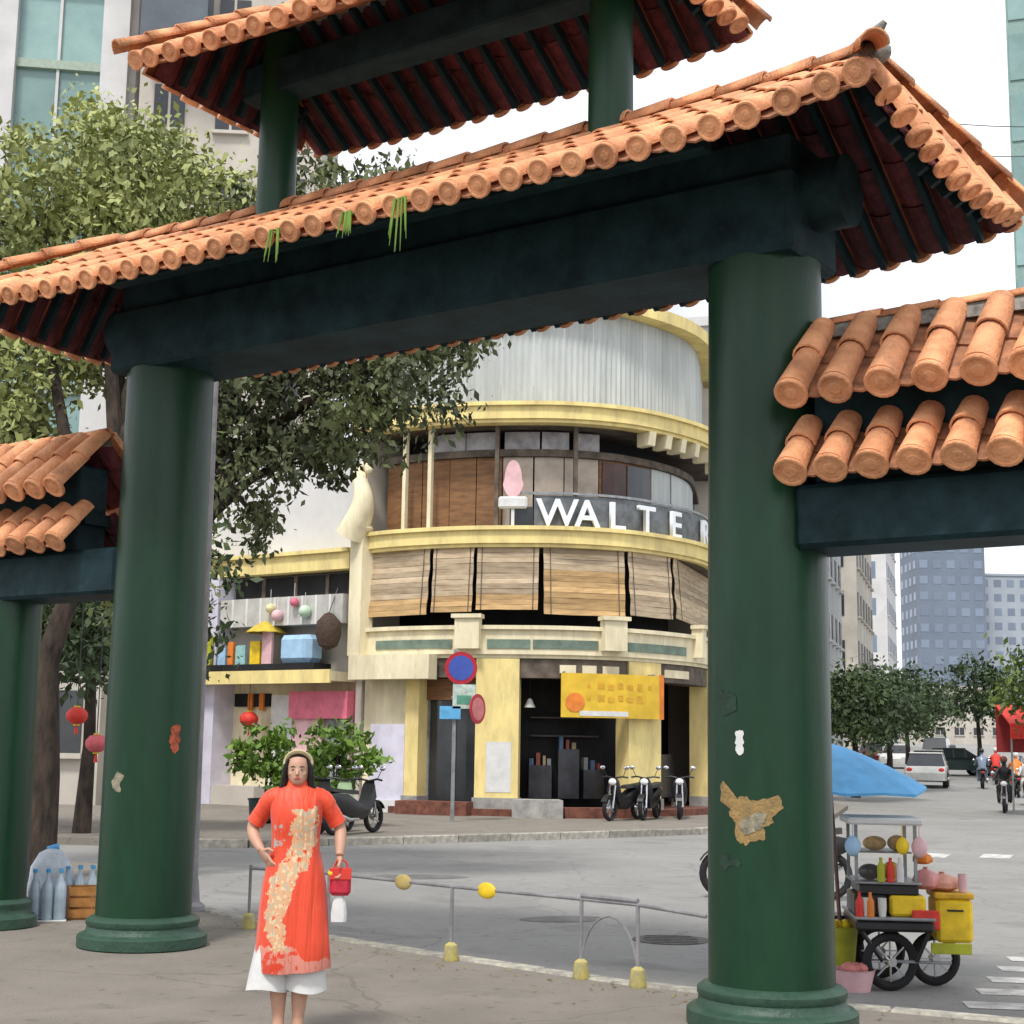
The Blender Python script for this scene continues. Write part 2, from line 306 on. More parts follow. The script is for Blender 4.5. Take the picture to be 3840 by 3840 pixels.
def patch(col, r, ang, z, blobs, material, name='bare_patch', off=0.003, n=72):
    """irregular patch of lost paint lying on the shaft: union outline of lobes, in (arc length, height)"""
    pts = []
    for k in range(n):
        a = 2 * math.pi * k / n; best = 0.004
        for (bx, bz, br, bs) in blobs:      # star outline from the patch centre
            d = math.hypot(bx, bz); dirb = math.atan2(bz, bx); da = (a - dirb + math.pi) % (2 * math.pi) - math.pi
            if d < 1e-6: best = max(best, br)
            else:
                s = d * math.sin(da)
                if abs(s) < br and math.cos(da) > 0: best = max(best, d * math.cos(da) + math.sqrt(br * br - s * s) * bs)
        best *= 1 + 0.10 * math.sin(5 * a + z * 9) + random.uniform(-0.07, 0.07)
        pts.append((best * math.cos(a), best * math.sin(a)))
    def onc(u, w):
        t = ang + u / r; return ((r + off) * math.sin(t), -(r + off) * math.cos(t), z + w)
    m = MB(); rings = [[onc(u * f, w * f) for u, w in pts] for f in (1.0, 0.8, 0.6, 0.4, 0.2)]
    m.loft(rings, False, True); return m.build(name, material, col)
# angle 0 faces local -y (towards the street we stand in)
VA = GA - 0.165 - 0.42    # bearing to the camera, seen from the right column
patch(colR, 0.384, -VA + 0.06, 1.27, [(0, 0, 0.10, 1), (-0.13, 0.10, 0.06, 1), (-0.17, 0.17, 0.04, 1), (0.12, 0.01, 0.08, 1), (0.17, 0.04, 0.06, 1), (0.02, -0.10, 0.09, 1)], M_peel)
patch(colR, 0.386, -VA + 0.10, 1.20, [(0, 0, 0.05, 1), (0.06, 0.03, 0.05, 1)], M_peelb, off=0.005)
patch(colR, 0.384, -VA - 0.03, 1.70, [(0, 0, 0.030, 1), (0, 0.045, 0.028, 1), (0, -0.045, 0.030, 1)], M_white, 'sticker')
patch(colR, 0.384, -VA - 0.35, 0.98, [(0, 0, 0.05, 1), (0.09, 0.0, 0.03, 1)], M_scuff, 'scuff_mark')
patch(colR, 0.384, -VA - 0.25, 1.93, [(0, 0, 0.07, 1), (-0.08, 0.05, 0.04, 1)], M_scuff, 'scuff_mark')
VL = GA + 0.228 - 0.42
patch(colL, 0.384, -VL + 1.72, 1.66, [(0, 0, 0.05, 1), (0.0, 0.08, 0.045, 1), (0.0, -0.06, 0.04, 1)], M_peelr)
patch(colL, 0.384, -VL + 0.47, 1.31, [(0, 0, 0.05, 1), (0.03, 0.05, 0.04, 1), (0.02, -0.05, 0.03, 1)], M_peelb)

# beams
MB().bevbox(-5.95, 0.36, -0.37, 0.37, 4.762, 5.30, 0.03).build('main_beam', M_dkgreen, gate)
MB().tube([(-6.2, 0, 5.20), (0.60, 0, 5.20)], 0.235, 24).build('round_beam', M_dkgreen, gate, True)
for sx, x0, x1 in ((1, 0.30, 2.95), (-1, -8.0, -5.87)):
    MB().bevbox(x0, x1, -0.25, 0.25, 2.874, 3.27, 0.03).build('side_beam', M_dkgreen, gate)
    MB().bevbox(x0 + 0.1, x1 - (0.1 if sx > 0 else 0.62), -0.17, 0.17, 3.273, 4.05, 0.02).build('side_wall', M_dkgreen, gate)
for x in (-1.18, -4.42):
    MB().lathe([(0.165, 5.6), (0.16, 6.6), (0.155, 7.55)], 28).build('upper_post', M_green, gate, True, loc=(x, 0, 0))
MB().bevbox(-4.75, -0.85, -0.13, 0.13, 7.02, 7.32, 0.02).build('upper_beam', M_dkgreen, gate)
MB().bevbox(-5.9, 0.32, -0.30, 0.30, 5.302, 5.56, 0.02).build('beam_cap', M_dkgreen, gate)
for y in (-0.7, 0.7): MB().bevbox(-5.55, -0.05, y - 0.06, y + 0.06, 5.36, 5.48, 0.015).build('purlin', M_dkgreen, gate)

# ---- tiles. unit mesh: +y down the slope, 1 long, z up, x across
PITCH = 0.268
def arc_solid(m, r0, r1, th, a0, a1, y0, y1, n, z0=0.0, z1=0.0):
    def ring(r, y, z): return [(r * math.sin(a0 + (a1 - a0) * k / n), y, z + r * math.cos(a0 + (a1 - a0) * k / n)) for k in range(n + 1)]
    ra = ring(r0, y0, z0) + ring(r0 - th, y0, z0)[::-1]; rb = ring(r1, y1, z1) + ring(r1 - th, y1, z1)[::-1]
    m.loft([ra, rb], True, True)
cov = MB(); arc_solid(cov, 0.082, 0.098, 0.014, -R(98), R(98), 0.0, 1.0, 8, 0.0, 0.016)
cover_me = cov.mesh('cover_tile', M_tile, True)
eav = MB(); arc_solid(eav, 0.082, 0.098, 0.014, -R(98), R(98), 0.0, 1.0, 8, 0.0, 0.016)
def disc(m, z):
    n = 16; prof = [(0.002, 1.0), (0.102, 1.0), (0.106, 1.02), (0.106, 1.07), (0.098, 1.085), (0.084, 1.085), (0.078, 1.065), (0.045, 1.065), (0.036, 1.085), (0.002, 1.09)]
    rings = [[(r * math.cos(2 * math.pi * k / n), y, z + r * math.sin(2 * math.pi * k / n)) for k in range(n)] for r, y in prof]
    m.loft(rings)
disc(eav, 0.004); eave_me = eav.mesh('eave_tile', M_tile, True)
for me in (cover_me, eave_me):
    tmp = bpy.data.objects.new('t', me); smooth_angle(tmp, 50); bpy.data.objects.remove(tmp)
pan = MB()
def pan_ring(y, z): 
    q = [(-0.125 + 0.25 * k / 4, y, z + 0.055 * (2 * k / 4 - 1) ** 2) for k in range(5)]
    return q + [(x, y2, zz - 0.014) for x, y2, zz in q[::-1]]
pan.loft([pan_ring(0, 0.0), pan_ring(1.0, 0.018)]); pan_me = pan.mesh('pan_tile', M_pan_shaded)
raf_me = MB().box(-0.028, 0.028, 0, 1, -0.16, -0.065).mesh('rafter', M_dkgreen)
rid = MB(); arc_solid(rid, 0.095, 0.11, 0.016, -R(95), R(95), 0.0, 1.0, 8, 0.0, 0.014); ridge_me = rid.mesh('ridge_tile', M_tile, True)

def frame_m(top, bot, flip=1):
    """matrix for a slope element starting at top, running to bot"""
    top = Vector(top); bot = Vector(bot); d = (bot - top); L = d.length; d.normalize()
    hz = Vector((d.x, d.y, 0)); side = Vector((0, 0, 1)).cross(hz).normalized() * -1
    X = d.cross(Vector((0, 0, 1))).normalized(); Nn = X.cross(d)
    return X, d, Nn, L
TW = [1.0]
def place(me, name, parent, top, bot, lift=0.0, jit=0.0, ylen=None):
    X, d, Nn, L = frame_m(top, bot)
    o = Vector(top) + Nn * lift
    rot = Matrix((X, d, Nn)).transposed().to_4x4()
    if jit: rot = rot @ Matrix.Rotation(random.uniform(-jit, jit), 4, 'Z') @ Matrix.Rotation(random.uniform(-jit, jit) * 1.5, 4, 'Y')
    m = Matrix.Translation(o) @ rot @ Matrix.Diagonal((TW[0], ylen or L, TW[0], 1))
    return inst(name, me, parent, m)
def bake(acc, src, top, bot, lift=0.0):
    X, d, Nn, L = frame_m(top, bot); o = Vector(top) + Nn * lift
    m = Matrix.Translation(o) @ Matrix((X, d, Nn)).transposed().to_4x4() @ Matrix.Diagonal((TW[0], L, TW[0], 1))
    acc.add([m @ Vector(q) for q in src.v], src.f)

def roof(name, x0, x1, D, ze, zr, rx0, rx1, rise, rowlen, solo_cover, solo_pan, rafters=True, hip=True, ridge_rise=0.05, tmin=0.0, zmin=None, ridge=True, tw=1.0, pf=1.0, rs=1.0):
    """tiled roof along x. eave at |y|=D, height ze; ridge (or top edge at |y|=tmin, height zr)"""
    TW[0] = tw; PITCH = 0.268 * pf
    xc = (x0 + x1) / 2; half = (x1 - x0) / 2; rh = (rx1 - rx0) / 2
    def dz(x): return rise * max(0.0, (abs(x - xc) - (half - 1.5)) / 1.5) ** 2
    def zrx(x): return zr + ridge_rise * (min(abs(x - xc) / max(rh, 0.1), 1.0)) ** 3
    core = MB()
    if ridge: core.loft([[(x, -0.075, zrx(x) - 0.06), (x, 0.075, zrx(x) - 0.06), (x, 0.05 * rs, zrx(x) + 0.085 * rs), (x, -0.05 * rs, zrx(x) + 0.085 * rs)] for x in np.linspace(rx0, rx1, 15)])
    else: core.box(x0 + 0.05, x1 - 0.05, -tmin, tmin, zr - 0.12, zr - 0.02)
    part = core.build(name, M_mortar if ridge else M_dkgreen, gate)
    cs = MB(); ps = MB(); pf_ = MB()
    def strip(x, sg, off=0.0):
        bot = Vector((x, sg * D, ze + dz(x)))
        w = 1.0
        if hip:
            if x > rx1: w = (x1 - x) / (x1 - rx1)
            elif x < rx0: w = (x - x0) / (rx0 - x0)
        w = max(0.0, min(1.0, w))
        top = Vector((x, sg * (tmin + (D - tmin) * (1 - w)), (ze + dz(x)) * (1 - w) + (zrx(x)) * w))
        return top, bot
    def lay(top, bot, what, info):
        L = (bot - top).length
        if L < 0.10: return
        n = max(1, round(L / rowlen)); 
        for k in range(n):
            a = top.lerp(bot, k / n); b = top.lerp(bot, (k + 1) / n)
            if k: a = a + (a - b) * 0.12
            last = k == n - 1
            if what == 'c':
                if solo_cover(info, k, n): place(eave_me if last else cover_me, 'cover_tile', part, a, b, 0.03, 0.02)
                else: bake(cs, eav if last else cov, a, b, 0.03)
            else:
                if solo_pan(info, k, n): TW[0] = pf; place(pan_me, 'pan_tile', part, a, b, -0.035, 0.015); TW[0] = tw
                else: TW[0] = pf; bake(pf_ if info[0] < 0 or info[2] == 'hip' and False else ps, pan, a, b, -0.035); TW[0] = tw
    nc = round((x1 - x0) / PITCH); pitch = (x1 - x0) / nc
    for sg in (-1, 1):
        for i in range(nc + 1):
            x = x0 + pitch * i
            if hip: x = min(max(x, x0 + 0.05), x1 - 0.05)
            t, b = strip(x, sg); lay(t, b, 'c', (sg, x, 'slope'))
            if rafters and sg > 0 and (b - t).length > 0.4: place(raf_me, 'rafter', part, t, b - (b - t).normalized() * 0.05)
            if i < nc: t, b = strip(x0 + pitch * (i + 0.5), sg); lay(t, b, 'p', (sg, x0 + pitch * (i + .5), 'slope'))
    if hip:
        for e, (xe, rx) in enumerate(((x0, rx0), (x1, rx1))):
            n2 = round(2 * D / PITCH); p2 = 2 * D / n2
            for i in range(n2 + 1):
                for what, y in (('c', -D + p2 * i), ('p', -D + p2 * (i + 0.5))):
                    if abs(y) > D - 0.03: continue
                    w = 1 - abs(y) / D
                    bot = Vector((xe, y, ze + rise * (abs(y) / D) ** 2)); top = Vector((xe + (rx - xe) * w, y, (ze + rise) * (1 - w) + zrx(rx) * w))
                    lay(top, bot, what, (0, xe, 'hip'))
                    if what == 'c' and rafters and (bot - top).length > 0.3: place(raf_me, 'rafter', part, top, bot - (bot - top).normalized() * 0.05)
            for sg in (-1, 1):      # hip ridges
                a = Vector((rx, 0, zrx(rx) + 0.06)); b = Vector((xe + (0.06 if e else -0.06), sg * (D + 0.06), ze + rise + 0.07)); nn = 5
                for k in range(nn): place(ridge_me, 'ridge_tile', part, a.lerp(b, k / nn), a.lerp(b, (k + 1.1) / nn), 0.05, 0.02)
    if ridge:
        nr = round((rx1 - rx0) / 0.36)
        for k in range(nr):
            xa = rx0 + (rx1 - rx0) * k / nr; xb = rx0 + (rx1 - rx0) * (k + 1.06) / nr
            o = inst('ridge_tile', ridge_me, part, Matrix.Translation((xa, 0, zrx(xa) + 0.07 * rs)) @ Matrix.Rotation(-R(90), 4, 'Z') @ Matrix.Rotation(math.atan2(zrx(xb) - zrx(xa), xb - xa), 4, 'X') @ Matrix.Diagonal((0.9 * rs, xb - xa, 0.9 * rs, 1)))
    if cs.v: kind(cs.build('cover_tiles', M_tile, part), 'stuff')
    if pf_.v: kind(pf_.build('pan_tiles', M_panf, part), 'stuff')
    if ps.v: kind(ps.build('pan_tiles', M_pan_shaded, part), 'stuff')
    return part
main = roof('main_roof', -6.84, 1.26, 1.40, 5.13, 5.93, -6.3, 0.72, 0.14, 0.42,
     lambda i, k, n: (i[2] == 'slope' and i[0] < 0) or (i[2] == 'hip' and i[1] > 0), lambda i, k, n: i[2] == 'slope' and i[0] > 0, ridge_rise=0.07, tw=0.77, pf=0.855)
MB().ell((0, 0, 0), (0.16, 0.09, 0.09)).tube([(-0.1, 0, 0.02), (0.02, 0, 0.10), (0.12, 0, 0.20)], [0.07, 0.06, 0.02], 8).build('ridge_finial', M_mortar, main, True, loc=(0.74, 0, 6.08))
upper = roof('upper_roof', -5.0, -0.62, 1.094, 6.968, 7.66, -4.55, -1.07, 0.06, 0.42,
     lambda i, k, n: (i[2] == 'slope' and i[0] < 0 and i[1] < -2.2) or i[2] == 'hip' and k == n - 1, lambda i, k, n: i[2] == 'slope' and i[0] > 0, tw=0.77, pf=0.855)
for (nm, a, b) in (('side_roof', 0.42, 2.95), ('side_roof', -8.2, -6.36)):
    roof(nm, a, b, 0.50, 3.77, 4.29, a, b, 0.0, 0.36, lambda i, k, n: i[0] < 0, lambda i, k, n: False, False, False, 0.0, rs=0.55)
    roof('side_eave', a - (0 if a < 0 else 0.04), b, 0.46, 3.295, 3.64, a, b, 0.0, 0.30, lambda i, k, n: i[0] < 0, lambda i, k, n: False, False, False, 0.0, tmin=0.14, ridge=False)
# weeds rooted between the tiles
for i, (x, z, y, h) in enumerate([(-1.9, 5.14, -1.42, 0.34), (-3.0, 5.13, -1.42, 0.22), (-2.35, 5.13, -1.42, 0.15)]):
    m = MB()
    for k in range(9):
        a = random.uniform(-0.5, 0.5); q = [(0.05 * random.uniform(-1, 1), 0, 0.03), (a * 0.10, -0.05, 0.04), (a * 0.16, -0.07, -h * random.uniform(0.6, 1))]
        m.tube(q, [0.006, 0.008, 0.002], 4)
    p = Matrix.Translation((1.634, 9.588, 0)) @ Matrix.Rotation(-GA, 4, 'Z') @ Matrix.Translation((x, y, z))
    o = m.build('roof_weed', M_leafD); o.matrix_world = p
    tag(o, ['longest green weed trailing from the main roof eave', 'mid length weed on the main roof eave left of the longest', 'shortest weed tuft between two others on the main roof eave'][i], 'plant', 'weeds on the roof edge')


# ================================================================== CORNER BUILDING
class Curve:
    def __init__(s, pts, smooth=True):
        P = [Vector((*q, 0)) for q in pts]; out = []
        if smooth:
            Q = [P[0] * 2 - P[1]] + P + [P[-1] * 2 - P[-2]]
            for i in range(1, len(Q) - 2):
                a, b, c, d = Q[i - 1:i + 3]
                for k in range(10):
                    t = k / 10
                    out.append(0.5 * ((2 * b) + (c - a) * t + (2 * a - 5 * b + 4 * c - d) * t * t + (3 * b - a - 3 * c + d) * t ** 3))
            out.append(P[-1])
        else:
            for a, b in zip(P, P[1:]):
                for k in range(20): out.append(a.lerp(b, k / 20))
            out.append(P[-1])
        s.p = out; s.l = [0.0]
        for a, b in zip(out, out[1:]): s.l.append(s.l[-1] + (b - a).length)
        s.len = s.l[-1]
    def at(s, u, off=0.0):
        u = min(max(u, 0.0), s.len - 1e-6); i = int(np.searchsorted(s.l, u, 'right')) - 1; i = min(i, len(s.p) - 2)
        a, b = s.p[i], s.p[i + 1]; q = a.lerp(b, (u - s.l[i]) / (s.l[i + 1] - s.l[i]))
        j = min(i + 1, len(s.p) - 2); i0 = max(i - 1, 0)
        t = (s.p[j + 1] - s.p[i0]).normalized(); n = Vector((t.y, -t.x, 0))
        return q + n * off, t, n
    def U(s, b):       # distance along the wall seen at bearing b (x over y)
        best = min(range(len(s.p)), key=lambda i: abs(s.p[i].x / s.p[i].y - b)); lo = max(best - 1, 0); hi = min(best + 1, len(s.p) - 1)
        us = np.linspace(s.l[lo], s.l[hi], 60); return float(min(us, key=lambda u: abs(s.at(u)[0].x / s.at(u)[0].y - b)))
    def strip(s, m, u0, u1, o0, o1, z0, z1, step=0.3, o1b=None):
        n = max(1, int(abs(u1 - u0) / step)); rings = []
        for k in range(n + 1):
            u = u0 + (u1 - u0) * k / n; a, _, _ = s.at(u, o0); b, _, _ = s.at(u, o1); c, _, _ = s.at(u, o1 if o1b is None else o1b)
            rings.append([(a.x, a.y, z0), (b.x, b.y, z0), (c.x, c.y, z1), (a.x, a.y, z1)])
        m.loft(rings); return m
    def mat(s, u, off=0.0, z=0.0):     # local frame: x along the wall, y out of it, z up
        q, t, n = s.at(u, off); return Matrix(((t.x, n.x, 0, q.x), (t.y, n.y, 0, q.y), (0, 0, 1, z), (0, 0, 0, 1)))
BR = lambda px: (px - 966) / 2854.45 * 1.0
FC = Curve([(-3.96, 39.0), (-2.8, 38.0), (-1.1, 37.2), (0.44, 36.95), (1.3, 36.95), (2.14, 37.15), (2.97, 37.55), (3.87, 38.35), (4.7, 39.4), (5.28, 40.7), (5.6, 42.2), (6.3, 46), (9, 56)])
U = lambda px: FC.U(BR(px))
UE = FC.len
bld = thing('corner_building', 'yellow and cream corner building with rounded front and balconies', 'building')
def part(name, material, fn, parent=bld, smooth=False):
    m = MB(); fn(m); return m.build(name, material, parent, smooth)
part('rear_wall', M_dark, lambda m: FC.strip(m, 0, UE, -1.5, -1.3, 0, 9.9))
for z0, z1 in ((4.28, 4.42), (6.52, 6.62), (9.56, 9.7)):
    part('floor_slab', M_soff, lambda m: FC.strip(m, 0, UE, -1.3, -0.02, z0, z1))
part('shop_floor', M_redb, lambda m: FC.strip(m, U(760), UE, -1.3, 0.35, 0.0, 0.16))
def band(z0, z1, out, material=M_yel, name='cornice_band', lip=True):
    b = part(name, material, lambda m: FC.strip(m, 0, UE, -0.02, out, z0, z1))
    if lip:
        part('cornice_lip', material, lambda m: FC.strip(m, 0, UE, -0.02, out + 0.09, z1 + 0.002, z1 + 0.10), b)
        part('cornice_foot', material, lambda m: FC.strip(m, 0, UE, -0.02, out - 0.07, z0 - 0.09, z0 - 0.002), b)
band(3.86, 4.46, 0.14, M_cream, 'fascia_band')
band(6.58, 6.90, 0.22); band(9.66, 9.98, 0.42)
# green inset panels of the fascia
for a, b in ((722, 862), (925, 1005), (1010, 1128), (1182, 1288)):
    part('fascia_panel', mat('panel_green', (0.16, 0.22, 0.17), 0.6, 0.2, 3), lambda m: FC.strip(m, U(a), U(b), 0.13, 0.165, 4.0, 4.22))
# capitals and pillars
for px, w in ((893, 44), (1152, 42), (1305, 16)):
    uc = U(px); hw = w / 2 * 0.013
    c = part('capital', M_cream, lambda m: FC.strip(m, uc - hw, uc + hw, 0.1, 0.42, 3.98, 4.72))
    part('capital_cap', M_cream, lambda m: FC.strip(m, uc - hw - 0.06, uc + hw + 0.06, 0.1, 0.48, 4.722, 4.82), c)
for a, b, z1 in ((776, 800, 3.4), (905, 985, 3.77), (1187, 1246, 3.77), (1335, 1400, 3.77), (1480, 1560, 3.77)):
    p = part('pillar', M_yel, lambda m: FC.strip(m, U(a), U(b), -0.45, 0.08, 0.16, 3.76))
    part('pillar_base', M_grey, lambda m: FC.strip(m, U(a) - 0.04, U(b) + 0.04, -0.45, 0.14, 0.0, 0.42), p)
part('poster', M_white, lambda m: FC.strip(m, U(926), U(972), 0.082, 0.09, 0.55, 1.75))
part('lintel', M_soff, lambda m: FC.strip(m, 0, UE, -0.6, 0.02, 3.3, 3.76))
for a, b in ((1060, 1090), (1102, 1128), (1140, 1170), (1255, 1300)):
    part('transom_light', M_cream, lambda m: FC.strip(m, U(a), U(b), 0.021, 0.05, 3.42, 3.62))
# ground floor: door, shop window, rear shelves
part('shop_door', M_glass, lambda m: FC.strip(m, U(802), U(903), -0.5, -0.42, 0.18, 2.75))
for px in (802, 852, 901): part('door_frame', M_steel, lambda m: FC.strip(m, U(px) - 0.04, U(px) + 0.04, -0.42, -0.36, 0.16, 2.9))
part('door_head', M_wood, lambda m: FC.strip(m, U(800), U(905), -0.5, -0.3, 2.76, 3.28))
part('side_panel', M_lilac, lambda m: FC.strip(m, U(714), U(776), -0.1, 0.1, 0.3, 2.15))
part('panel_foot', M_white, lambda m: FC.strip(m, U(708), U(776), -0.1, 0.22, 0.0, 0.30))
part('panel_wall', M_cream, lambda m: FC.strip(m, U(690), U(776), -0.4, -0.1, 0.0, 3.3))
for a, b, z0, z1 in ((1000, 1055, 0.4, 1.2), (1070, 1120, 0.4, 1.6), (1130, 1180, 0.4, 1.1), (1256, 1330, 0.4, 1.5)):
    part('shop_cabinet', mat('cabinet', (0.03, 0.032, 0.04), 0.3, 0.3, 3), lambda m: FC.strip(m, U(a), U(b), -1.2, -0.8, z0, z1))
part('low_step', M_redb, lambda m: FC.strip(m, U(788), U(905), 0.12, 0.75, 0.0, 0.32))
part('low_step', M_grey, lambda m: FC.strip(m, U(982), U(1058), 0.30, 1.1, 0.0, 0.42))
part('low_step', M_redb, lambda m: FC.strip(m, U(1062), U(1180), 0.36, 0.9, 0.0, 0.24))
part('sign_fascia', M_cream, lambda m: FC.strip(m, U(698), U(835), 0.16, 0.62, 3.24, 3.84))
# second floor: panels, window, posts
def pan2(a, b, material, name='wall_panel', z0=6.95, z1=8.85, o=-0.5): return part(name, material, lambda m: FC.strip(m, U(a), U(b), o - 0.08, o, z0, z1))
for a, b in ((700, 772), (774, 828), (830, 884), (886, 940)): pan2(a, b, M_wood)
for a, b in ((942, 1002), (1005, 1070), (1073, 1146)): pan2(a, b, M_beige)
pan2(1262, 1300, M_zinc); pan2(1303, 1345, M_zinc); pan2(1348, 1420, M_zinc)
w = pan2(1148, 1260, M_wood, 'window_frame', 7.55, 8.9); part('pane', mat('red_glass', (0.07, 0.025, 0.018), 0.2, 0.4, 1), lambda m: FC.strip(m, U(1154), U(1206), -0.5, -0.46, 7.65, 8.8), w)
part('pane', M_glass, lambda m: FC.strip(m, U(1210), U(1256), -0.5, -0.46, 7.65, 8.8), w)
part('transom_rail', M_soff, lambda m: FC.strip(m, U(700), U(1430), -0.62, -0.4, 8.86, 9.04))
for a, b in ((790, 860), (862, 930), (945, 1015), (1020, 1082), (1094, 1148)):
    part('clerestory_pane', mat('pale_pane', (0.42, 0.40, 0.40), 0.3, 0.3, 2), lambda m: FC.strip(m, U(a), U(b), -0.56, -0.5, 9.06, 9.5))
for px in (757, 806, 935, 1088): part('balcony_post', M_cream if px < 900 else M_soff, lambda m: FC.strip(m, U(px) - 0.05, U(px) + 0.05, -0.15, -0.02, 6.92, 9.56))
for px in (1215, 1245, 1272, 1297, 1320, 1342, 1365): part('bracket', M_cream, lambda m: FC.strip(m, U(px) - 0.10, U(px) + 0.10, -0.1, 0.34, 9.22, 9.565, o1b=0.40))
# top storey: corrugated sheets, each sheet its own part
u = 0.0
while u < UE - 0.2:
    u1 = min(u + 0.82, UE - 0.05); m = MB(); rings = []; n = 20
    for k in range(n + 1):
        uu = u + (u1 - u) * k / n - (0 if k else 0); w_ = 0.02 * math.cos(k * math.pi * 0.5)
        a, _, _ = FC.at(uu, -0.30 + w_); b, _, _ = FC.at(uu, -0.32 + w_)
        rings.append([(b.x, b.y, 10.0), (a.x, a.y, 10.0), (a.x, a.y, 12.6), (b.x, b.y, 12.6)])
    m.loft(rings); m.build('corrugated_sheet', M_zinc, bld); u = u1 + 0.015
part('roof_cornice', M_yel, lambda m: FC.strip(m, 0, UE, -0.6, 0.15, 12.62, 12.95))
part('rear_mass', M_stone, lambda m: m.box(-3.2, 6.5, 44.5, 58, 0, 12.4))
# corner pilaster with scrolled ornament
FW = Curve([(-9.6, 43.0), (-3.98, 39.05)], False); UW = lambda px: FW.U(BR(px))
pil = part('pilaster', M_cream, lambda m: FC.strip(m, U(683), U(706), 0.0, 0.42, 3.86, 6.95))
orn = MB(); pts = []; rad = []
for k in range(22):
    t = k / 21; pts.append((0.30 * math.sin(t * 4.2 - 0.6) * (1 - 0.25 * t), 0.42 + 0.03 * math.sin(3 * t), 6.95 + 1.75 * t)); rad.append(0.30 * (1 - t) + 0.12)
orn.tube(pts, rad, 12)
for k in range(12):
    a = k / 11 * 4.4; orn.ell((0.14 + 0.15 * math.cos(a), 0.32, 8.62 + 0.15 * math.sin(a)), (0.11, 0.11, 0.11), 8, 6)
for z, r in ((7.1, 0.38), (7.35, 0.30)): orn.ell((0.05, 0.3, z), (r, 0.25, 0.15), 12, 6)
o = orn.build('scroll_ornament', M_cream, bld, True); o.matrix_local = FC.mat(U(694), 0.0)
# letters of the balcony sign
sign = thing('balcony_sign', 'row of pale raised letters along the second floor balcony', 'sign')
def letter(ch, size, depth):
    cu = bpy.data.curves.new('letter', 'FONT'); cu.body = ch; cu.size = size; cu.extrude = depth; cu.align_x = 'CENTER'; cu.offset = 0.012
    ob = bpy.data.objects.new('tmp', cu); C.objects.link(ob); dg = bpy.context.evaluated_depsgraph_get()
    me = bpy.data.meshes.new_from_object(ob.evaluated_get(dg)); bpy.data.objects.remove(ob); me.materials.clear(); me.materials.append(M_letter); return me
for i, ch in enumerate('WALTER'):
    u = U(1052 + i * 55); me = letter(ch, 0.98, 0.05); o = bpy.data.objects.new('letter', me); C.objects.link(o); o.parent = sign
    o.matrix_local = FC.mat(u, 0.10, 6.99 + 0.02) @ Matrix.Rotation(R(90), 4, 'X') @ Matrix.Rotation(0, 4, 'Y')
part('sign_backing', mat('sign_slate', (0.17, 0.185, 0.195), 0.5, 0.35, 2), lambda m: FC.strip(m, U(1008), U(1420), -0.06, 0.0, 7.05, 7.80), sign)
part('sign_rail', M_steel, lambda m: FC.strip(m, U(955), U(1420), 0.0, 0.05, 7.82, 7.88), sign)
part('sign_tail', M_glass, lambda m: FC.strip(m, U(962), U(1006), -0.02, 0.04, 7.02, 7.5), sign)
# pale board on the balcony
bd = thing('balcony_board', 'pale pink rounded board standing on the balcony beside the letters', 'board')
m = MB(); n = 20; q = [(0.27 * math.cos(2 * math.pi * k / n) * (1 if math.sin(2 * math.pi * k / n) < 0 else 0.8), 0.47 * math.sin(2 * math.pi * k / n)) for k in range(n)]
m.loft([[(x, 0.00, z) for x, z in q], [(x, 0.06, z) for x, z in q]]); o = m.build('board_face', M_palepink, bd); o.matrix_local = FC.mat(U(968), 0.02, 8.2)
m = MB().bevbox(-0.36, 0.36, -0.05, 0.12, 0, 0.3, 0.05); o = m.build('board_foot', M_white, bd); o.matrix_local = FC.mat(U(968), 0.03, 7.45)
m = MB().box(-0.04, 0.04, 0, 0.05, 0, 0.55); o = m.build('board_post', M_white, bd); o.matrix_local = FC.mat(U(968), 0.03, 6.92)
# bamboo blinds of the first floor
bl = [(692, 815), (821, 897), (903, 1019), (1027, 1178), (1185, 1264), (1269, 1348), (1352, 1440)]
names = ['leftmost bamboo blind of the first floor, beside the pilaster', 'narrow bamboo blind second from the pilaster', 'pale bamboo blind above the traffic signs', 'wide ochre bamboo blind above the yellow banner', 'bamboo blind right of the wide ochre one', 'bamboo blind next to the right gate column, partly hidden', 'bamboo blind behind the right gate column']
for i, (a, b) in enumerate(bl[:6]):
    t = thing('bamboo_blind', names[i], 'blind', group='blinds of the first floor'); A, _, n0 = FC.at(U(a), 0.05); B, _, n1 = FC.at(U(b), 0.05); n_ = (n0 + n1).normalized()
    ns = 12; z0, z1 = 4.84 + 0.05 * ((i * 7) % 3), 6.50
    for k in range(ns):
        za, zb = z0 + (z1 - z0) * k / ns + 0.006, z0 + (z1 - z0) * (k + 1) / ns
        o_ = n_ * (0.12 * (1 - k / ns) + 0.02 * math.sin(k * 1.3 + i)); o2 = n_ * (0.12 * (1 - (k + 1) / ns) + 0.02 * math.sin((k + 1) * 1.3 + i))
        m = MB(); q = n_ * 0.02; rr = []
        for P in (A, A.lerp(B, 0.33), A.lerp(B, 0.66), B):
            sag = Vector((0, 0, -0.01 * random.random()))
            rr.append([P + o_ + sag + Vector((0, 0, za)), P + o_ + q + sag + Vector((0, 0, za)), P + o2 + q + sag + Vector((0, 0, zb)), P + o2 + sag + Vector((0, 0, zb))])
        m.loft(rr); m.build('slat', M_bamboo2 if (i == 3 and k < 8) or (k < 3 and i in (0, 1, 2)) else M_bamboo, t)
    for f in (0.08, 0.92):
        P = A.lerp(B, f); MB().tube([P + n_ * 0.03 + Vector((0, 0, z1 + 0.08)), P + n_ * 0.17 + Vector((0, 0, z0))], 0.012, 5).build('cord', M_soff, t)
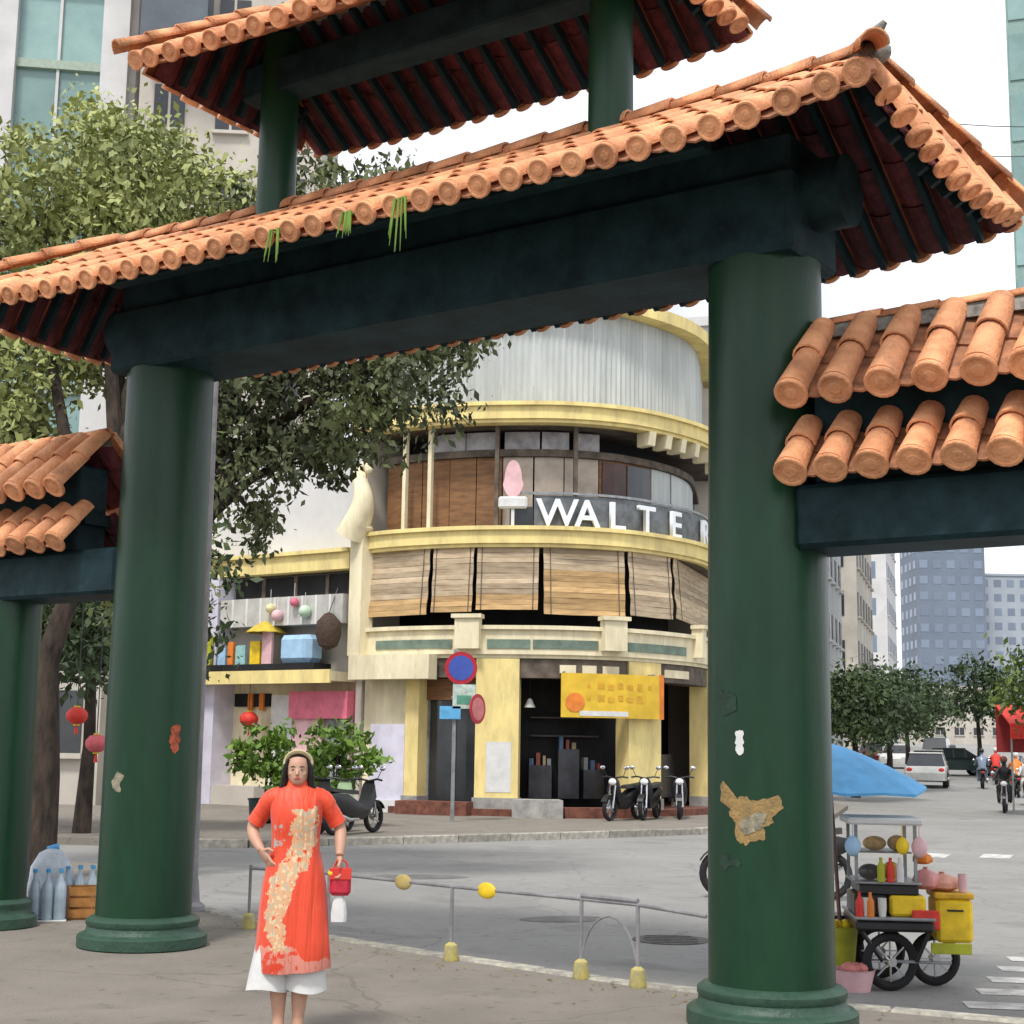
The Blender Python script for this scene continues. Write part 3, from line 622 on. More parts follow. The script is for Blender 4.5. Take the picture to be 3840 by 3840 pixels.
# yellow banner
bn = thing('banner', 'bright yellow banner hung over the dark shop opening', 'banner')
part('banner_sheet', M_signy, lambda m: FC.strip(m, U(1060), U(1229), 0.30, 0.33, 2.36, 3.42), bn)
part('banner_frame', M_orange, lambda m: FC.strip(m, U(1229), U(1237), 0.30, 0.33, 2.36, 3.45), bn)
part('banner_strip', M_white, lambda m: FC.strip(m, U(1092), U(1175), 0.331, 0.34, 2.40, 2.52), bn)
m = MB().lathe([(0.002, 0), (0.23, 0), (0.23, 0.012), (0.002, 0.014)], 20); o = m.build('banner_spot', M_orange, bn); o.matrix_local = FC.mat(U(1084), 0.331, 2.72) @ Matrix.Rotation(-R(90), 4, 'X')
for z, n in ((3.12, 7), (2.82, 6)):
    for k in range(n): part('banner_mark', mat('mark_ochre', (0.66, 0.36, 0.03), 0.6), lambda m: FC.strip(m, U(1105 + k * 17 + (k * 5) % 4), U(1111 + k * 17 + (k * 7) % 8), 0.331, 0.336, z - 0.05 - 0.02 * (k % 3), z + 0.05 + 0.02 * ((k * 2) % 4)), bn)
for px in (1066, 1222): part('banner_hook', M_steel, lambda m: FC.strip(m, U(px) - 0.015, U(px) + 0.015, 0.02, 0.31, 3.43, 3.46), bn)

# ================================================================== LEFT WING (shop house)
wing = thing('shop_house', 'cream shop house with colourful balcony and pink shop front', 'building')
def wp(name, material, a, b, o0, o1, z0, z1, parent=wing): return part(name, material, lambda m: FW.strip(m, UW(a), UW(b), o0, o1, z0, z1, 2.0), parent)
WL = 330
wp('upper_wall', M_stone2, WL, 684, -0.6, -0.3, 6.0, 9.4); wp('wall', M_stone, WL, 684, -0.5, -0.1, 3.3, 6.0); wp('lower_wall', M_cream, WL, 700, -0.6, -0.2, 0, 3.3)
wp('parapet_band', M_yel, WL, 690, -0.3, 0.35, 6.12, 6.56); wp('parapet_lip', M_yel, WL, 690, -0.3, 0.46, 6.562, 6.66)
wp('window_strip', M_dark, 446, 682, -0.1, 0.0, 5.50, 6.05)
for px in (500, 560, 620): wp('mullion', M_soff, px - 3, px + 3, 0.0, 0.04, 5.50, 6.05)
wp('awning', mat('awning_grey', (0.52, 0.51, 0.47), 0.7, 0.15, 2), 446, 676, -0.08, 0.55, 4.7, 5.45)
for i, px in enumerate(range(470, 676, 26)): wp('awning_rib', M_white, px - 2, px + 2, 0.55, 0.57, 4.7, 5.45)
wp('balcony_slab', M_cream, WL, 705, -0.1, 0.9, 3.22, 3.46); wp('balcony_edge', M_yel, WL, 705, 0.9, 0.96, 3.16, 3.5)
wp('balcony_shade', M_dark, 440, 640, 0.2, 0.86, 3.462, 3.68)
wp('corner_pier', M_lilac, 398, 441, -0.2, 0.55, 0.0, 6.1)
wp('transom', M_dark, 446, 512, -0.2, -0.12, 2.6, 2.95)
for px in (478, 499): wp('transom_bar', M_orange, px - 4, px + 4, -0.12, -0.06, 2.5, 2.95)
wp('door_surround', M_white, 522, 562, -0.2, 0.02, 0.0, 2.9)
wp('shop_header', M_pink, 566, 706, -0.2, 0.25, 2.28, 2.98)
wp('shop_side', M_palepink, 568, 622, -0.2, 0.12, 0.3, 2.28)
wp('shop_side', M_palepink, 680, 704, -0.2, 0.12, 0.3, 2.28)
wp('shop_window', mat('shop_display', (0.36, 0.40, 0.37), 0.25, 0.35, 3), 623, 679, -0.2, 0.0, 0.5, 2.27)
wp('low_wall', M_stone, 398, 520, -0.2, 0.5, 0.0, 0.5)
# things on the balcony
cols = [('lime', M_lime, 412, 438, 3.5, 4.5, 'lime green board leaning at the left end of the shop house balcony', 'board'),
        ('aqua', M_sky, 452, 466, 3.69, 4.15, 'short pale blue panel on the shop balcony, left of the orange one', 'board'),
        ('or', M_orange, 470, 480, 3.69, 4.3, 'thin orange panel on the shop balcony', 'board'),
        ('aqua2', mat('aqua', (0.30, 0.52, 0.50), 0.6), 485, 503, 3.69, 4.2, 'aqua panel on the shop balcony, right of the orange one', 'board'),
        ('yel', M_yellow, 512, 530, 3.69, 4.3, 'golden yellow panel in the middle of the shop balcony', 'board'),
        ('pinkp', M_palepink, 534, 552, 3.69, 4.6, 'pale pink panel on the shop balcony beside the blue box', 'board')]
for k, mt, a, b, z0, z1, lab, cat in cols:
    m = MB(); FW.strip(m, UW(a), UW(b), 0.62, 0.70, z0, z1, 2.0); tag(m.build('coloured_board', mt), lab, cat)
m = MB().bevbox(-0.55, 0.55, -0.3, 0.3, 0, 0.72, 0.12); o = m.build('blue_box', M_sky); o.matrix_world = FW.mat(UW(598), 0.5, 3.70); tag(o, 'big pale blue rounded box on the shop balcony', 'box')
def umbrella(name, r, h, pole, material, n=10):
    m = MB(); rr = []
    for k in range(6):
        t = k / 5; rr.append([(r * t * math.cos(2 * math.pi * j / (2 * n)) * (1 if j % 2 == 0 else 0.955), r * t * math.sin(2 * math.pi * j / (2 * n)) * (1 if j % 2 == 0 else 0.955), pole - h * t ** 1.35 - (0 if j % 2 == 0 else -0.015 * t)) for j in range(2 * n)])
    rr[0] = [(0.006 * math.cos(math.pi * j / n), 0.006 * math.sin(math.pi * j / n), pole) for j in range(2 * n)]
    rr += [[(x, y, z - 0.02) for x, y, z in rr[-1]]] + [[(x * 0.98, y * 0.98, z - 0.015) for x, y, z in g] for g in rr[::-1]]
    m.loft(rr); return m
um = thing('balcony_parasol', 'small mustard yellow parasol above the shop balcony', 'parasol'); um.matrix_world = FW.mat(UW(531), 0.5, 3.5)
umbrella('canopy', 0.55, 0.32, 1.35, None).build('canopy', mat('mustard', (0.55, 0.42, 0.05), 0.7), um); MB().tube([(0, 0, 0), (0, 0, 1.4)], 0.02, 6).build('pole', M_white, um)
lt = thing('hanging_basket', 'dark brown hanging basket by the cream pilaster', 'basket'); lt.matrix_world = FW.mat(UW(660), 0.75, 4.0)
MB().lathe([(0.03, 0), (0.24, 0.1), (0.33, 0.4), (0.30, 0.72), (0.12, 0.92), (0.03, 0.96)], 16).build('basket_body', mat('dark_wicker', (0.075, 0.045, 0.03), 0.8, 0.3, 14, 0.6, 40), lt, True)
MB().tube([(0, 0, 0.95), (0, -0.3, 1.6)], 0.015, 5).build('cord', M_black, lt)
for i, (px, z, r, lab) in enumerate([(558, 4.95, 0.16, 'pink pompom hung under the shop awning'), (610, 5.02, 0.17, 'pale green pompom hung under the shop awning'), (545, 5.15, 0.13, 'pale yellow pompom hung under the shop awning, leftmost'), (590, 5.28, 0.12, 'rose pompom hung highest under the shop awning')]):
    t = thing('paper_pompom', lab, 'pompom', group='pompoms under the awning'); t.matrix_world = FW.mat(UW(px), 0.66, z)
    MB().ell((0, 0, 0), (r, r, r), 12, 8).build('ball', [M_palepink, mat('mint', (0.5, 0.66, 0.5), 0.7), mat('primrose', (0.72, 0.68, 0.36), 0.7), M_pink][i], t, True); MB().tube([(0, 0, r), (0, 0, 0.5)], 0.008, 4).build('cord', M_white, t)
def lantern(loc, r, lab, cordlen, material=M_red):
    t = thing('red_lantern', lab, 'lantern', loc, group='red lanterns'); 
    MB().lathe([(0.25 * r, -0.78 * r), (0.6 * r, -0.7 * r), (0.95 * r, -0.3 * r), (r, 0), (0.95 * r, 0.3 * r), (0.6 * r, 0.7 * r), (0.25 * r, 0.78 * r)], 20).build('shade', material, t, True)
    MB().lathe([(0.3 * r, 0.78 * r), (0.3 * r, 0.92 * r)], 12).build('cap', M_yellow, t); MB().lathe([(0.3 * r, -0.92 * r), (0.3 * r, -0.78 * r)], 12).build('cap', M_yellow, t)
    MB().tube([(0, 0, 0.9 * r), (0, 0, 0.9 * r + cordlen)], 0.008, 5).build('cord', M_black, t); MB().tube([(0, 0, -0.9 * r), (0, 0, -1.7 * r)], [0.015, 0.03], 6).build('tassel', M_red, t)
q = FW.at(UW(503), 0.45)[0]; lantern((q.x, q.y, 2.25), 0.25, 'red lantern under the balcony of the shop house', 0.8)
lantern((-6.05, 21.4, 1.98), 0.15, 'upper red lantern hanging left of the left gate column', 3.4); lantern((-5.62, 20.9, 1.60), 0.15, 'lower pinkish red lantern beside the left gate column', 3.6, mat('faded_red', (0.62, 0.12, 0.14), 0.7))

for k in range(9):
    px = 1002 + k * 20; t = thing('shop_lamp', ['leftmost white shop lamp in the dark opening', '', '', '', 'middle white shop lamp behind the yellow banner', '', '', '', 'right white shop lamp beside the yellow pillar'][k], 'lamp', group='hanging shop lamps') if k % 4 == 0 else None
    if t is None: continue
    t.matrix_world = FC.mat(U(px), -0.5, 2.6); MB().lathe([(0.02, 0.22), (0.05, 0.2), (0.14, 0.0), (0.13, 0.0), (0.04, 0.18)], 14).build('shade', M_white, t, True); MB().tube([(0, 0, 0.2), (0, 0, 0.7)], 0.01, 5).build('cord', M_black, t)

part('end_wall', M_stone, lambda m: FC.strip(m, 0.0, 0.22, -1.5, -0.04, 0.0, 9.9))
for k in range(12):
    px = (1000, 1014, 1030, 1044, 1074, 1090, 1106, 1134, 1150, 1166, 1262, 1290)[k]; z = (1.2, 1.2, 1.2, 1.2, 1.6, 1.6, 1.6, 1.1, 1.1, 1.1, 1.5, 1.5)[k] + 0.003; h = 0.16 + 0.07 * ((k * 5) % 3)
    part('shop_goods', [mat('goods_blue', (0.05, 0.09, 0.16), 0.5), mat('goods_red', (0.16, 0.04, 0.03), 0.5), mat('goods_tan', (0.22, 0.17, 0.10), 0.5), mat('goods_grey', (0.16, 0.17, 0.17), 0.5)][k % 4], lambda m: FC.strip(m, U(px), U(px + 9), -1.15, -0.9, z, z + h))
for z in (1.9, 2.35): part('rear_shelf', mat('shelf_dark', (0.06, 0.05, 0.045), 0.6), lambda m: FC.strip(m, U(1000), U(1180), -1.29, -1.05, z, z + 0.04))

# ================================================================== TREES
def leaves(blobs, n, size, material, parent, name='crown', seed=1, droop=0.25, clump=0.42):
    """blobs: (x,y,z, rx,ry,rz, weight). many small leaf faces gathered in twig clumps, leaving gaps"""
    g = np.random.default_rng(seed); wt = np.array([b[6] for b in blobs], float); wt /= wt.sum()
    ncl = max(8, n // 42); which = g.choice(len(blobs), ncl, p=wt)
    d = g.normal(size=(ncl, 3)); d /= np.linalg.norm(d, axis=1)[:, None]; rad = g.random(ncl) ** 0.45
    B = np.array([b[:6] for b in blobs]); cen = B[which, :3] + d * rad[:, None] * B[which, 3:6]
    sz = g.uniform(0.5, 1.25, ncl) * clump
    idx = g.integers(0, ncl, n); p = cen[idx] + g.normal(size=(n, 3)) * sz[idx][:, None] * np.array([0.55, 0.55, 0.38])
    L = size * (0.45 + 1.15 * g.random(n) ** 1.6); 
    a = g.normal(size=(n, 3)); a[:, 2] -= droop * 2; a /= np.linalg.norm(a, axis=1)[:, None]
    b = np.cross(a, g.normal(size=(n, 3))); b /= np.linalg.norm(b, axis=1)[:, None]; nn = np.cross(a, b)
    v = np.empty((n, 4, 3)); v[:, 0] = p; v[:, 1] = p + a * (L * 0.5)[:, None] + b * (L * 0.24)[:, None] + nn * (L * 0.06)[:, None]; v[:, 2] = p + a * L[:, None]; v[:, 3] = p + a * (L * 0.5)[:, None] - b * (L * 0.24)[:, None] + nn * (L * 0.06)[:, None]
    me = bpy.data.meshes.new(name); me.vertices.add(4 * n); me.vertices.foreach_set('co', v.ravel()); me.loops.add(4 * n); me.loops.foreach_set('vertex_index', np.arange(4 * n, dtype=np.int32))
    me.polygons.add(n); me.polygons.foreach_set('loop_start', np.arange(0, 4 * n, 4, dtype=np.int32)); me.polygons.foreach_set('loop_total', np.full(n, 4, dtype=np.int32))
    me.update(); me.validate(); me.materials.append(material)
    o = bpy.data.objects.new(name, me); C.objects.link(o); o.parent = parent; return o, cen
def tree(name, label, loc, trunk, blobs, n, size, material, seed, limbs=7, tr=0.18, group=None, clump=0.42, droop=0.25, twigs=40):
    t = thing(name, label, 'tree', loc, group=group); g = random.Random(seed)
    k = len(trunk); MB().tube(trunk, [tr * (1.25 if i == 0 else 1 - 0.5 * i / (k - 1)) for i in range(k)], 12).build('trunk', M_bark, t, True)
    o, cen = leaves(blobs, n, size, material, t, seed=seed, clump=clump, droop=droop)
    top = Vector(trunk[-1]); fork = Vector(trunk[-2])
    ends = [Vector(b[:3]) for b in blobs]; br = []
    for i, e in enumerate(ends[:limbs]):
        s = fork.lerp(top, (i % 3) / 2.0); mid = s.lerp(e, 0.5) + Vector((g.uniform(-.2, .2), g.uniform(-.2, .2), 0.25)); br.append((s, mid, e))
        MB().tube([s, s.lerp(mid, 0.5) + Vector((0, 0, .08)), mid, mid.lerp(e, 0.55), e], [tr * 0.55, tr * 0.45, tr * 0.34, tr * 0.2, tr * 0.08], 8).build('limb', M_bark, t, True)
    m = MB()
    for c in cen[:twigs]:
        c = Vector(c); s, mid, e = min(br, key=lambda q: (q[2] - c).length); s0 = mid.lerp(e, g.random()); m.tube([s0, s0.lerp(c, 0.5) + Vector((0, 0, 0.1)), c], [tr * 0.11, tr * 0.07, 0.006], 5)
    kind(m.build('twigs', M_bark, t), 'stuff')
    return t
# tree A, left, olive, base on the near pavement
tree('street_tree', 'tall olive green street tree behind the left end of the gate', (-5.55, 18.3, 0),
     [(0, 0, 0), (0.05, 0, 1.2), (-0.05, 0.1, 2.6), (0.25, 0.3, 3.9), (0.5, 0.6, 5.3)],
     [(-1.2, 1.6, 8.6, 1.5, 1.6, 1.2, 2.2), (0.5, 2.2, 8.9, 1.4, 1.6, 1.3, 2.6), (1.9, 2.3, 8.2, 1.0, 1.3, 0.9, 1.7), (-1.5, 1.2, 6.3, 1.3, 1.5, 1.0, 2.2), (0.2, 1.8, 7.2, 1.6, 1.6, 0.9, 2.0), (-0.2, 2.4, 10.0, 1.0, 1.2, 0.7, 1.0), (-0.9, 0.9, 5.4, 0.8, 1.1, 0.6, 0.8), (0.55, 2.6, 4.0, 0.8, 1.0, 0.9, 1.0), (-0.8, 1.5, 4.9, 0.9, 1.0, 0.7, 0.9)],
     46000, 0.125, M_leafA, 11, 7, 0.19, 'street trees', clump=0.36)
# tree B: leaves coloured for backlit shade, trunk hidden by the left column
tree('street_tree', 'street tree, leaf colour darkened as backlit, hanging over the road between the gate columns', (-4.75, 19.6, ROAD_Z + 0.12),
     [(0, 0, 0), (0.05, 0, 1.3), (0.1, 0, 2.7), (0.35, 0, 4.0), (0.7, -0.1, 5.2)],
     [(1.9, -0.4, 6.5, 1.35, 1.4, 0.9, 2.3), (3.1, -0.6, 6.0, 1.0, 1.2, 0.75, 1.5), (1.5, -0.4, 5.3, 0.8, 1.2, 0.8, 1.2), (2.3, -0.3, 5.5, 0.7, 1.0, 0.5, 0.8), (3.7, -0.5, 6.9, 0.9, 1.0, 0.5, 1.0), (1.45, -0.4, 4.5, 0.28, 0.5, 0.45, 0.35), (2.4, 0.6, 8.9, 1.7, 1.5, 0.75, 2.6), (0.9, 0.2, 6.9, 0.9, 1.2, 1.0, 1.0), (1.0, -0.3, 5.9, 0.7, 1.0, 0.8, 0.9)],
     20000, 0.12, M_leafB, 23, 8, 0.2, 'street trees', clump=0.30, droop=0.5, twigs=80)
# far trees along the right street
def small_tree(label, x, y, h, r, seed, material, n=5000, size=0.26):
    z = gz(y); tree('street_tree', label, (x, y, z), [(0, 0, 0), (0.05, 0, h * 0.25), (0, 0.05, h * 0.45), (0.1, 0, h * 0.6)],
        [(0, 0, h * 0.78, r, r, h * 0.22, 2), (-r * 0.6, 0, h * 0.62, r * 0.7, r * 0.7, h * 0.16, 1), (r * 0.6, 0.2, h * 0.66, r * 0.7, r * 0.7, h * 0.18, 1), (0.1, -r * 0.5, h * 0.55, r * 0.6, r * 0.6, h * 0.15, 1)], n, size, material, seed, 4, 0.14, 'street trees', clump=0.6, twigs=10)
small_tree('bushy street tree just right of the right gate column', 12.0, 53, 4.6, 1.9, 31, M_leafC, 8000, 0.2)
small_tree('broad street tree left of the grey blue tower base', 15.4, 62, 4.9, 2.2, 32, M_leafC, 8000, 0.2)
small_tree('small far street tree below the grey blue tower', 19.8, 76, 5.2, 1.9, 33, M_leafC, 3500)
small_tree('yellow green street tree at the right edge above the red awning', 16.5, 44, 5.7, 1.9, 34, mat('leaf_yellow_green', (0.13, 0.19, 0.035), 0.6, 0.3, 1.2, col2=(0.04, 0.065, 0.02)), 8000, 0.2)
small_tree('farther tree on the right side of the far street', 24.6, 80, 6.2, 2.4, 35, M_leafC, 3500)
# greenery seen through the left gap
small_tree('shady tree seen in the gap left of the left gate column', -7.6, 27.6, 6.2, 2.2, 36, M_leafC, 7000, 0.2)
small_tree('light green tree far left behind the gate', -9.0, 28.5, 6.0, 2.3, 37, M_leafC, 7000, 0.2)

# potted plants in front of the shop house
def potted(x, y, h, r, lab, seed, potm):
    t = thing('potted_plant', lab, 'plant', (x, y, 0), group='potted plants by the shop')
    MB().lathe([(0.20, 0), (0.30, 0.08), (0.33, 0.45), (0.36, 0.5), (0.32, 0.5), (0.28, 0.42)], 18).build('pot', potm, t, True)
    g = random.Random(seed)
    leaves([(0, 0, 0.45 + h * 0.55, r * 0.62, r * 0.62, h * 0.30, 2), (-r * 0.4, 0, 0.4 + h * 0.4, r * 0.4, r * 0.4, h * 0.22, 1), (r * 0.4, 0.1, 0.4 + h * 0.45, r * 0.4, r * 0.4, h * 0.24, 1)], 1500, 0.17, M_leafD, t, 'foliage', seed, 0.2, 0.2)
    for k in range(3): MB().tube([(0, 0, 0.4), (g.uniform(-.1, .1), g.uniform(-.1, .1), 0.4 + h * 0.5)], 0.02, 6).build('stem', M_bark, t)
potted(-5.05, 32.0, 1.95, 1.0, 'bushy potted plant behind the woman, by the lilac pier', 5, mat('pot_teal', (0.03, 0.06, 0.06), 0.5))
potted(-3.45, 31.0, 2.0, 1.05, 'bright green potted bush beside the pink shop front', 6, M_grey)
potted(-4.35, 31.6, 1.1, 0.6, 'smaller potted plant between the two larger bushes', 7, M_redb)

# ================================================================== MOTORBIKES
def motorbike():
    t = bpy.data.objects.new('motorbike', None); C.objects.link(t)
    for x in (-0.62, 0.64):
        n = 24; w = MB(); rr = []
        for j in range(9):
            a = 2 * math.pi * j / 8; rr.append([((0.245 + 0.045 * math.cos(a)) * math.cos(2 * math.pi * k / n), 0.05 * math.sin(a), (0.245 + 0.045 * math.cos(a)) * math.sin(2 * math.pi * k / n)) for k in range(n)])
        w.loft(rr, False, False); wh = w.build('wheel', M_rub, t, True, loc=(x, 0, 0.29))
        r = MB(); r.tube([(0, -0.05, 0), (0, 0.05, 0)], 0.06, 12)
        for k in range(6): a = k * math.pi / 3; r.box(-0.012, 0.012, -0.015, 0.015, 0.04, 0.225, Matrix.Rotation(a, 4, 'Y'))
        r.build('rim', M_chrome, wh)
    b = MB()
    def ringb(x, y, z0, z1): return [(x, -y * 0.6, z0), (x, y * 0.6, z0), (x, y, z0 + (z1 - z0) * .45), (x, y * 0.75, z1), (x, -y * 0.75, z1), (x, -y, z0 + (z1 - z0) * .45)]
    b.loft([ringb(-0.95, 0.05, 0.62, 0.72), ringb(-0.7, 0.13, 0.52, 0.76), ringb(-0.35, 0.16, 0.36, 0.74), ringb(-0.02, 0.15, 0.26, 0.60), ringb(0.22, 0.13, 0.26, 0.50), ringb(0.36, 0.17, 0.36, 0.66), ringb(0.46, 0.19, 0.50, 0.88), ringb(0.50, 0.12, 0.72, 0.98)])
    b.build('body', M_black, t, True)
    MB().loft([[(x, -w, z), (x, w, z), (x, w * .85, z + .07), (x, -w * .85, z + .07)] for x, w, z in ((-0.78, 0.09, 0.79), (-0.5, 0.14, 0.755), (-0.15, 0.13, 0.74), (0.05, 0.08, 0.72))]).build('seat', mat('seat_vinyl', (0.03, 0.028, 0.027), 0.6), t, True)
    MB().tube([(0.40, -0.34, 0.98), (0.44, -0.2, 1.0), (0.47, 0, 0.96), (0.44, 0.2, 1.0), (0.40, 0.34, 0.98)], 0.02, 8).build('handlebar', M_black, t, True)
    for s in (-1, 1):
        mi = MB().tube([(0.42, s * 0.22, 1.0), (0.44, s * 0.30, 1.17)], 0.008, 6).build('mirror_stalk', M_black, t); MB().ell((0.44, s * 0.32, 1.2), (0.015, 0.07, 0.045), 10, 6).build('mirror', M_chrome, mi, True)
        MB().tube([(0.50, s * 0.06, 0.82), (0.64, s * 0.075, 0.29)], 0.022, 8).build('fork', M_chrome, t)
    MB().ell((0.53, 0, 0.88), (0.06, 0.10, 0.08), 12, 8).build('headlight', mat('lamp_glass', (0.75, 0.75, 0.75), 0.15, 0.05), t, True)
    MB().ell((-0.96, 0, 0.70), (0.03, 0.06, 0.04), 10, 6).build('tail_light', M_red, t, True)
    fe = MB(); rr = [[(0.64 + 0.32 * math.cos(a), s * 0.07, 0.29 + 0.32 * math.sin(a)) for s in (-1, -0.5, 0.5, 1)] + [(0.64 + 0.31 * math.cos(a), s * 0.065, 0.29 + 0.31 * math.sin(a)) for s in (1, 0.5, -0.5, -1)] for a in np.linspace(0.5, 2.6, 9)]
    fe.loft(rr); fe.build('fender', M_black, t)
    MB().tube([(-0.05, -0.15, 0.28), (-0.4, -0.18, 0.28), (-0.85, -0.18, 0.42)], [0.025, 0.045, 0.05], 10).build('exhaust', M_chrome, t, True)
    return t
bike0 = motorbike()
bikes = [(-2.85, 28.6, 0.0, 60, 'black motorbike parked on the kerb right behind the woman'), (-3.25, 28.9, 0, 72, 'pale green motorbike parked left of the black one behind the woman'), (-3.75, 29.4, 0, 66, 'dark motorbike behind the head of the woman'), (3.35, 36.2, 0, 250, 'black motorbike parked under the yellow banner pillar'), (4.15, 37.0, 0, 262, 'motorbike parked nearest the right column in front of the dark shop'),
         (2.70, 35.6, 0, 235, 'leftmost of the motorbikes parked before the dark shop opening'), (3.26, 18.7, ROAD_Z, 176, 'motorbike on the road half hidden behind the right gate column'),
         (15.2, 47, ROAD_Z, 250, 'dark motorbike riding up the far street beside the tree'), (17.6, 52, ROAD_Z + 0.05, 255, 'motorbike riding along the far street below the red awning'), (19.2, 58, ROAD_Z + 0.16, 78, 'motorbike left of centre on the far street'), (23.9, 75, ROAD_Z + 0.43, 255, 'far motorbike next to the dark car'), (20.4, 66, ROAD_Z + 0.29, 75, 'distant motorbike in the middle of the far street'), (22.6, 71, ROAD_Z + .37, 70, 'distant motorbike on the right side of the far street')]
for i, (x, y, z, a, lab) in enumerate(bikes):
    o = bike0 if i == 0 else copy_tree(bike0); o.location = (x, y, z); o.rotation_euler = (0, 0, R(a)); tag(o, lab, 'motorbike', 'motorbikes')
    if 'pale green' in lab:
        for c in o.children:
            if c.name.startswith('body'): c.data = c.data.copy(); c.data.materials[0] = mat('pale_green_paint', (0.30, 0.42, 0.24), 0.3, 0.1)
# a rider for the nearest visible far bikes
def rider(x, y, z, a, lab, top, helmet):
    t = thing('person', lab, 'person', (x, y, z), R(a), 'riders on motorbikes')
    bm = MB(); bm.loft([[(cx + rx * math.cos(k * math.pi / 6), ry * math.sin(k * math.pi / 6), zz) for k in range(12)] for cx, rx, ry, zz in ((-0.22, 0.13, 0.17, 0.80), (-0.20, 0.13, 0.16, 0.95), (-0.14, 0.12, 0.19, 1.2), (-0.10, 0.10, 0.19, 1.32), (-0.08, 0.06, 0.07, 1.38), (-0.06, 0.055, 0.055, 1.44), (-0.05, 0.085, 0.075, 1.5), (-0.05, 0.10, 0.08, 1.58), (-0.06, 0.08, 0.07, 1.66), (-0.06, 0.03, 0.03, 1.69))])
    for s in (-1, 1):
        bm.tube([(-0.12, s * 0.18, 1.28), (0.05, s * 0.26, 1.08), (0.36, s * 0.30, 1.0)], [0.055, 0.045, 0.035], 8); bm.tube([(-0.2, s * 0.1, 0.85), (0.2, s * 0.17, 0.78), (0.14, s * 0.17, 0.36), (0.22, s * 0.17, 0.33)], [0.09, 0.075, 0.05, 0.04], 8)
    bm.build('clothed_body', top, t, True)
    MB().ell((-0.06, 0, 1.60), (0.13, 0.11, 0.11), 14, 9).build('helmet', helmet, t, True)
rider(15.2, 47, ROAD_Z, 250, 'rider in dark top on the motorbike near the far street tree', M_black, M_redb); rider(17.6, 52, ROAD_Z + 0.05, 255, 'rider in pale shirt below the red awning', M_stone2, M_white)
rider(19.2, 58, ROAD_Z + .16, 78, 'rider in orange left of centre on the far street', M_orange, M_white); rider(23.9, 75, ROAD_Z + .43, 255, 'far rider in grey next to the dark car', M_grey, M_red)
rider(20.4, 66, ROAD_Z + .29, 75, 'distant rider in blue in the middle of the far street', M_bluegl, M_black); rider(22.6, 71, ROAD_Z + .37, 70, 'distant rider in red on the right of the far street', M_red, M_white)

# ================================================================== CARS FAR UP THE STREET
def car(lab, x, y, a, paint, van=False, name='car'):
    t = thing(name, lab, 'van' if van else 'car', (x, y, ROAD_Z + gz(y)), R(a), 'cars up the street'); h = 1.95 if van else 1.45
    low = [(-2.1, 0.30), (-2.15, 0.62), (-2.05, 0.88), (-0.9, 0.95), (0.9, 0.93), (1.9, 0.80), (2.12, 0.58), (2.08, 0.28)]
    def sec(pts, w0, w1): return [[(x_, s * (w0 if z_ < 0.5 else w1), z_) for x_, z_ in pts] for s in (-1, 1)]
    m = MB(); m.loft([[(x_, -0.80, z_) for x_, z_ in low], [(x_, -0.87, z_) for x_, z_ in low], [(x_, 0.87, z_) for x_, z_ in low], [(x_, 0.80, z_) for x_, z_ in low]]); m.build('body', paint, t)
    cab = [(-1.95, 0.9), (-1.75, h), (0.9, h), (1.6, 0.9)] if van else [(-1.75, 0.9), (-1.1, h - 0.03), (0.15, h), (1.05, 0.9)]
    m = MB(); m.loft([[(x_, -0.80 if z_ < 1 else -0.66, z_) for x_, z_ in cab], [(x_, 0.80 if z_ < 1 else 0.66, z_) for x_, z_ in cab]]); m.build('cabin_glass', M_glass, t)
    MB().bevbox(cab[1][0] - 0.03, cab[2][0] + 0.03, -0.69, 0.69, h - 0.03, h + 0.03, 0.02).build('roof', paint, t)
    for px in ((-0.55, 0.15) if not van else (-0.9, 0.1)): MB().loft([[(px - .05, s * 0.815, 0.9), (px + .05, s * 0.815, 0.9), (px + .05, s * 0.67, h), (px - .05, s * 0.67, h)] for s in (-1, 1)]).build('pillar', paint, t)
    for wx in (-1.3, 1.3):
        for s in (-1, 1):
            w = MB().tube([(0, -0.11, 0), (0, 0.11, 0)], 0.32, 20).build('wheel', M_rub, t, False, loc=(wx, s * 0.79, 0.32)); MB().tube([(0, -0.115, 0), (0, 0.115, 0)], 0.19, 14).build('rim', M_chrome, w)
    for s in (-1, 1): MB().ell((2.06, s * 0.62, 0.66), (0.07, 0.17, 0.08), 10, 6).build('headlight', M_white, t); MB().ell((-2.1, s * 0.66, 0.75), (0.05, 0.13, 0.09), 10, 6).build('tail_light', M_red, t)
car('dark grey green car turning across the far street', 24.6, 84, 10, mat('car_dark', (0.05, 0.07, 0.07), 0.3, 0.1))
car('white van waiting behind the dark car up the street', 27.4, 98, 250, M_white, True, 'van'); car('white car left of the van up the street', 24.6, 97, 250, M_white); car('maroon car far up the street on the left', 25.2, 106, 252, mat('maroon', (0.12, 0.02, 0.02), 0.3))
car('white car at the far left kerb under the trees', 18.3, 67, 73, M_white); car('grey car parked at the left kerb behind the white one', 20.6, 75, 73, M_grey); car('dark blue car far up the middle of the street', 28.8, 101, 253, M_bluegl)
car('silver car at the right edge of the far street', 21.8, 63, 255, M_steel)

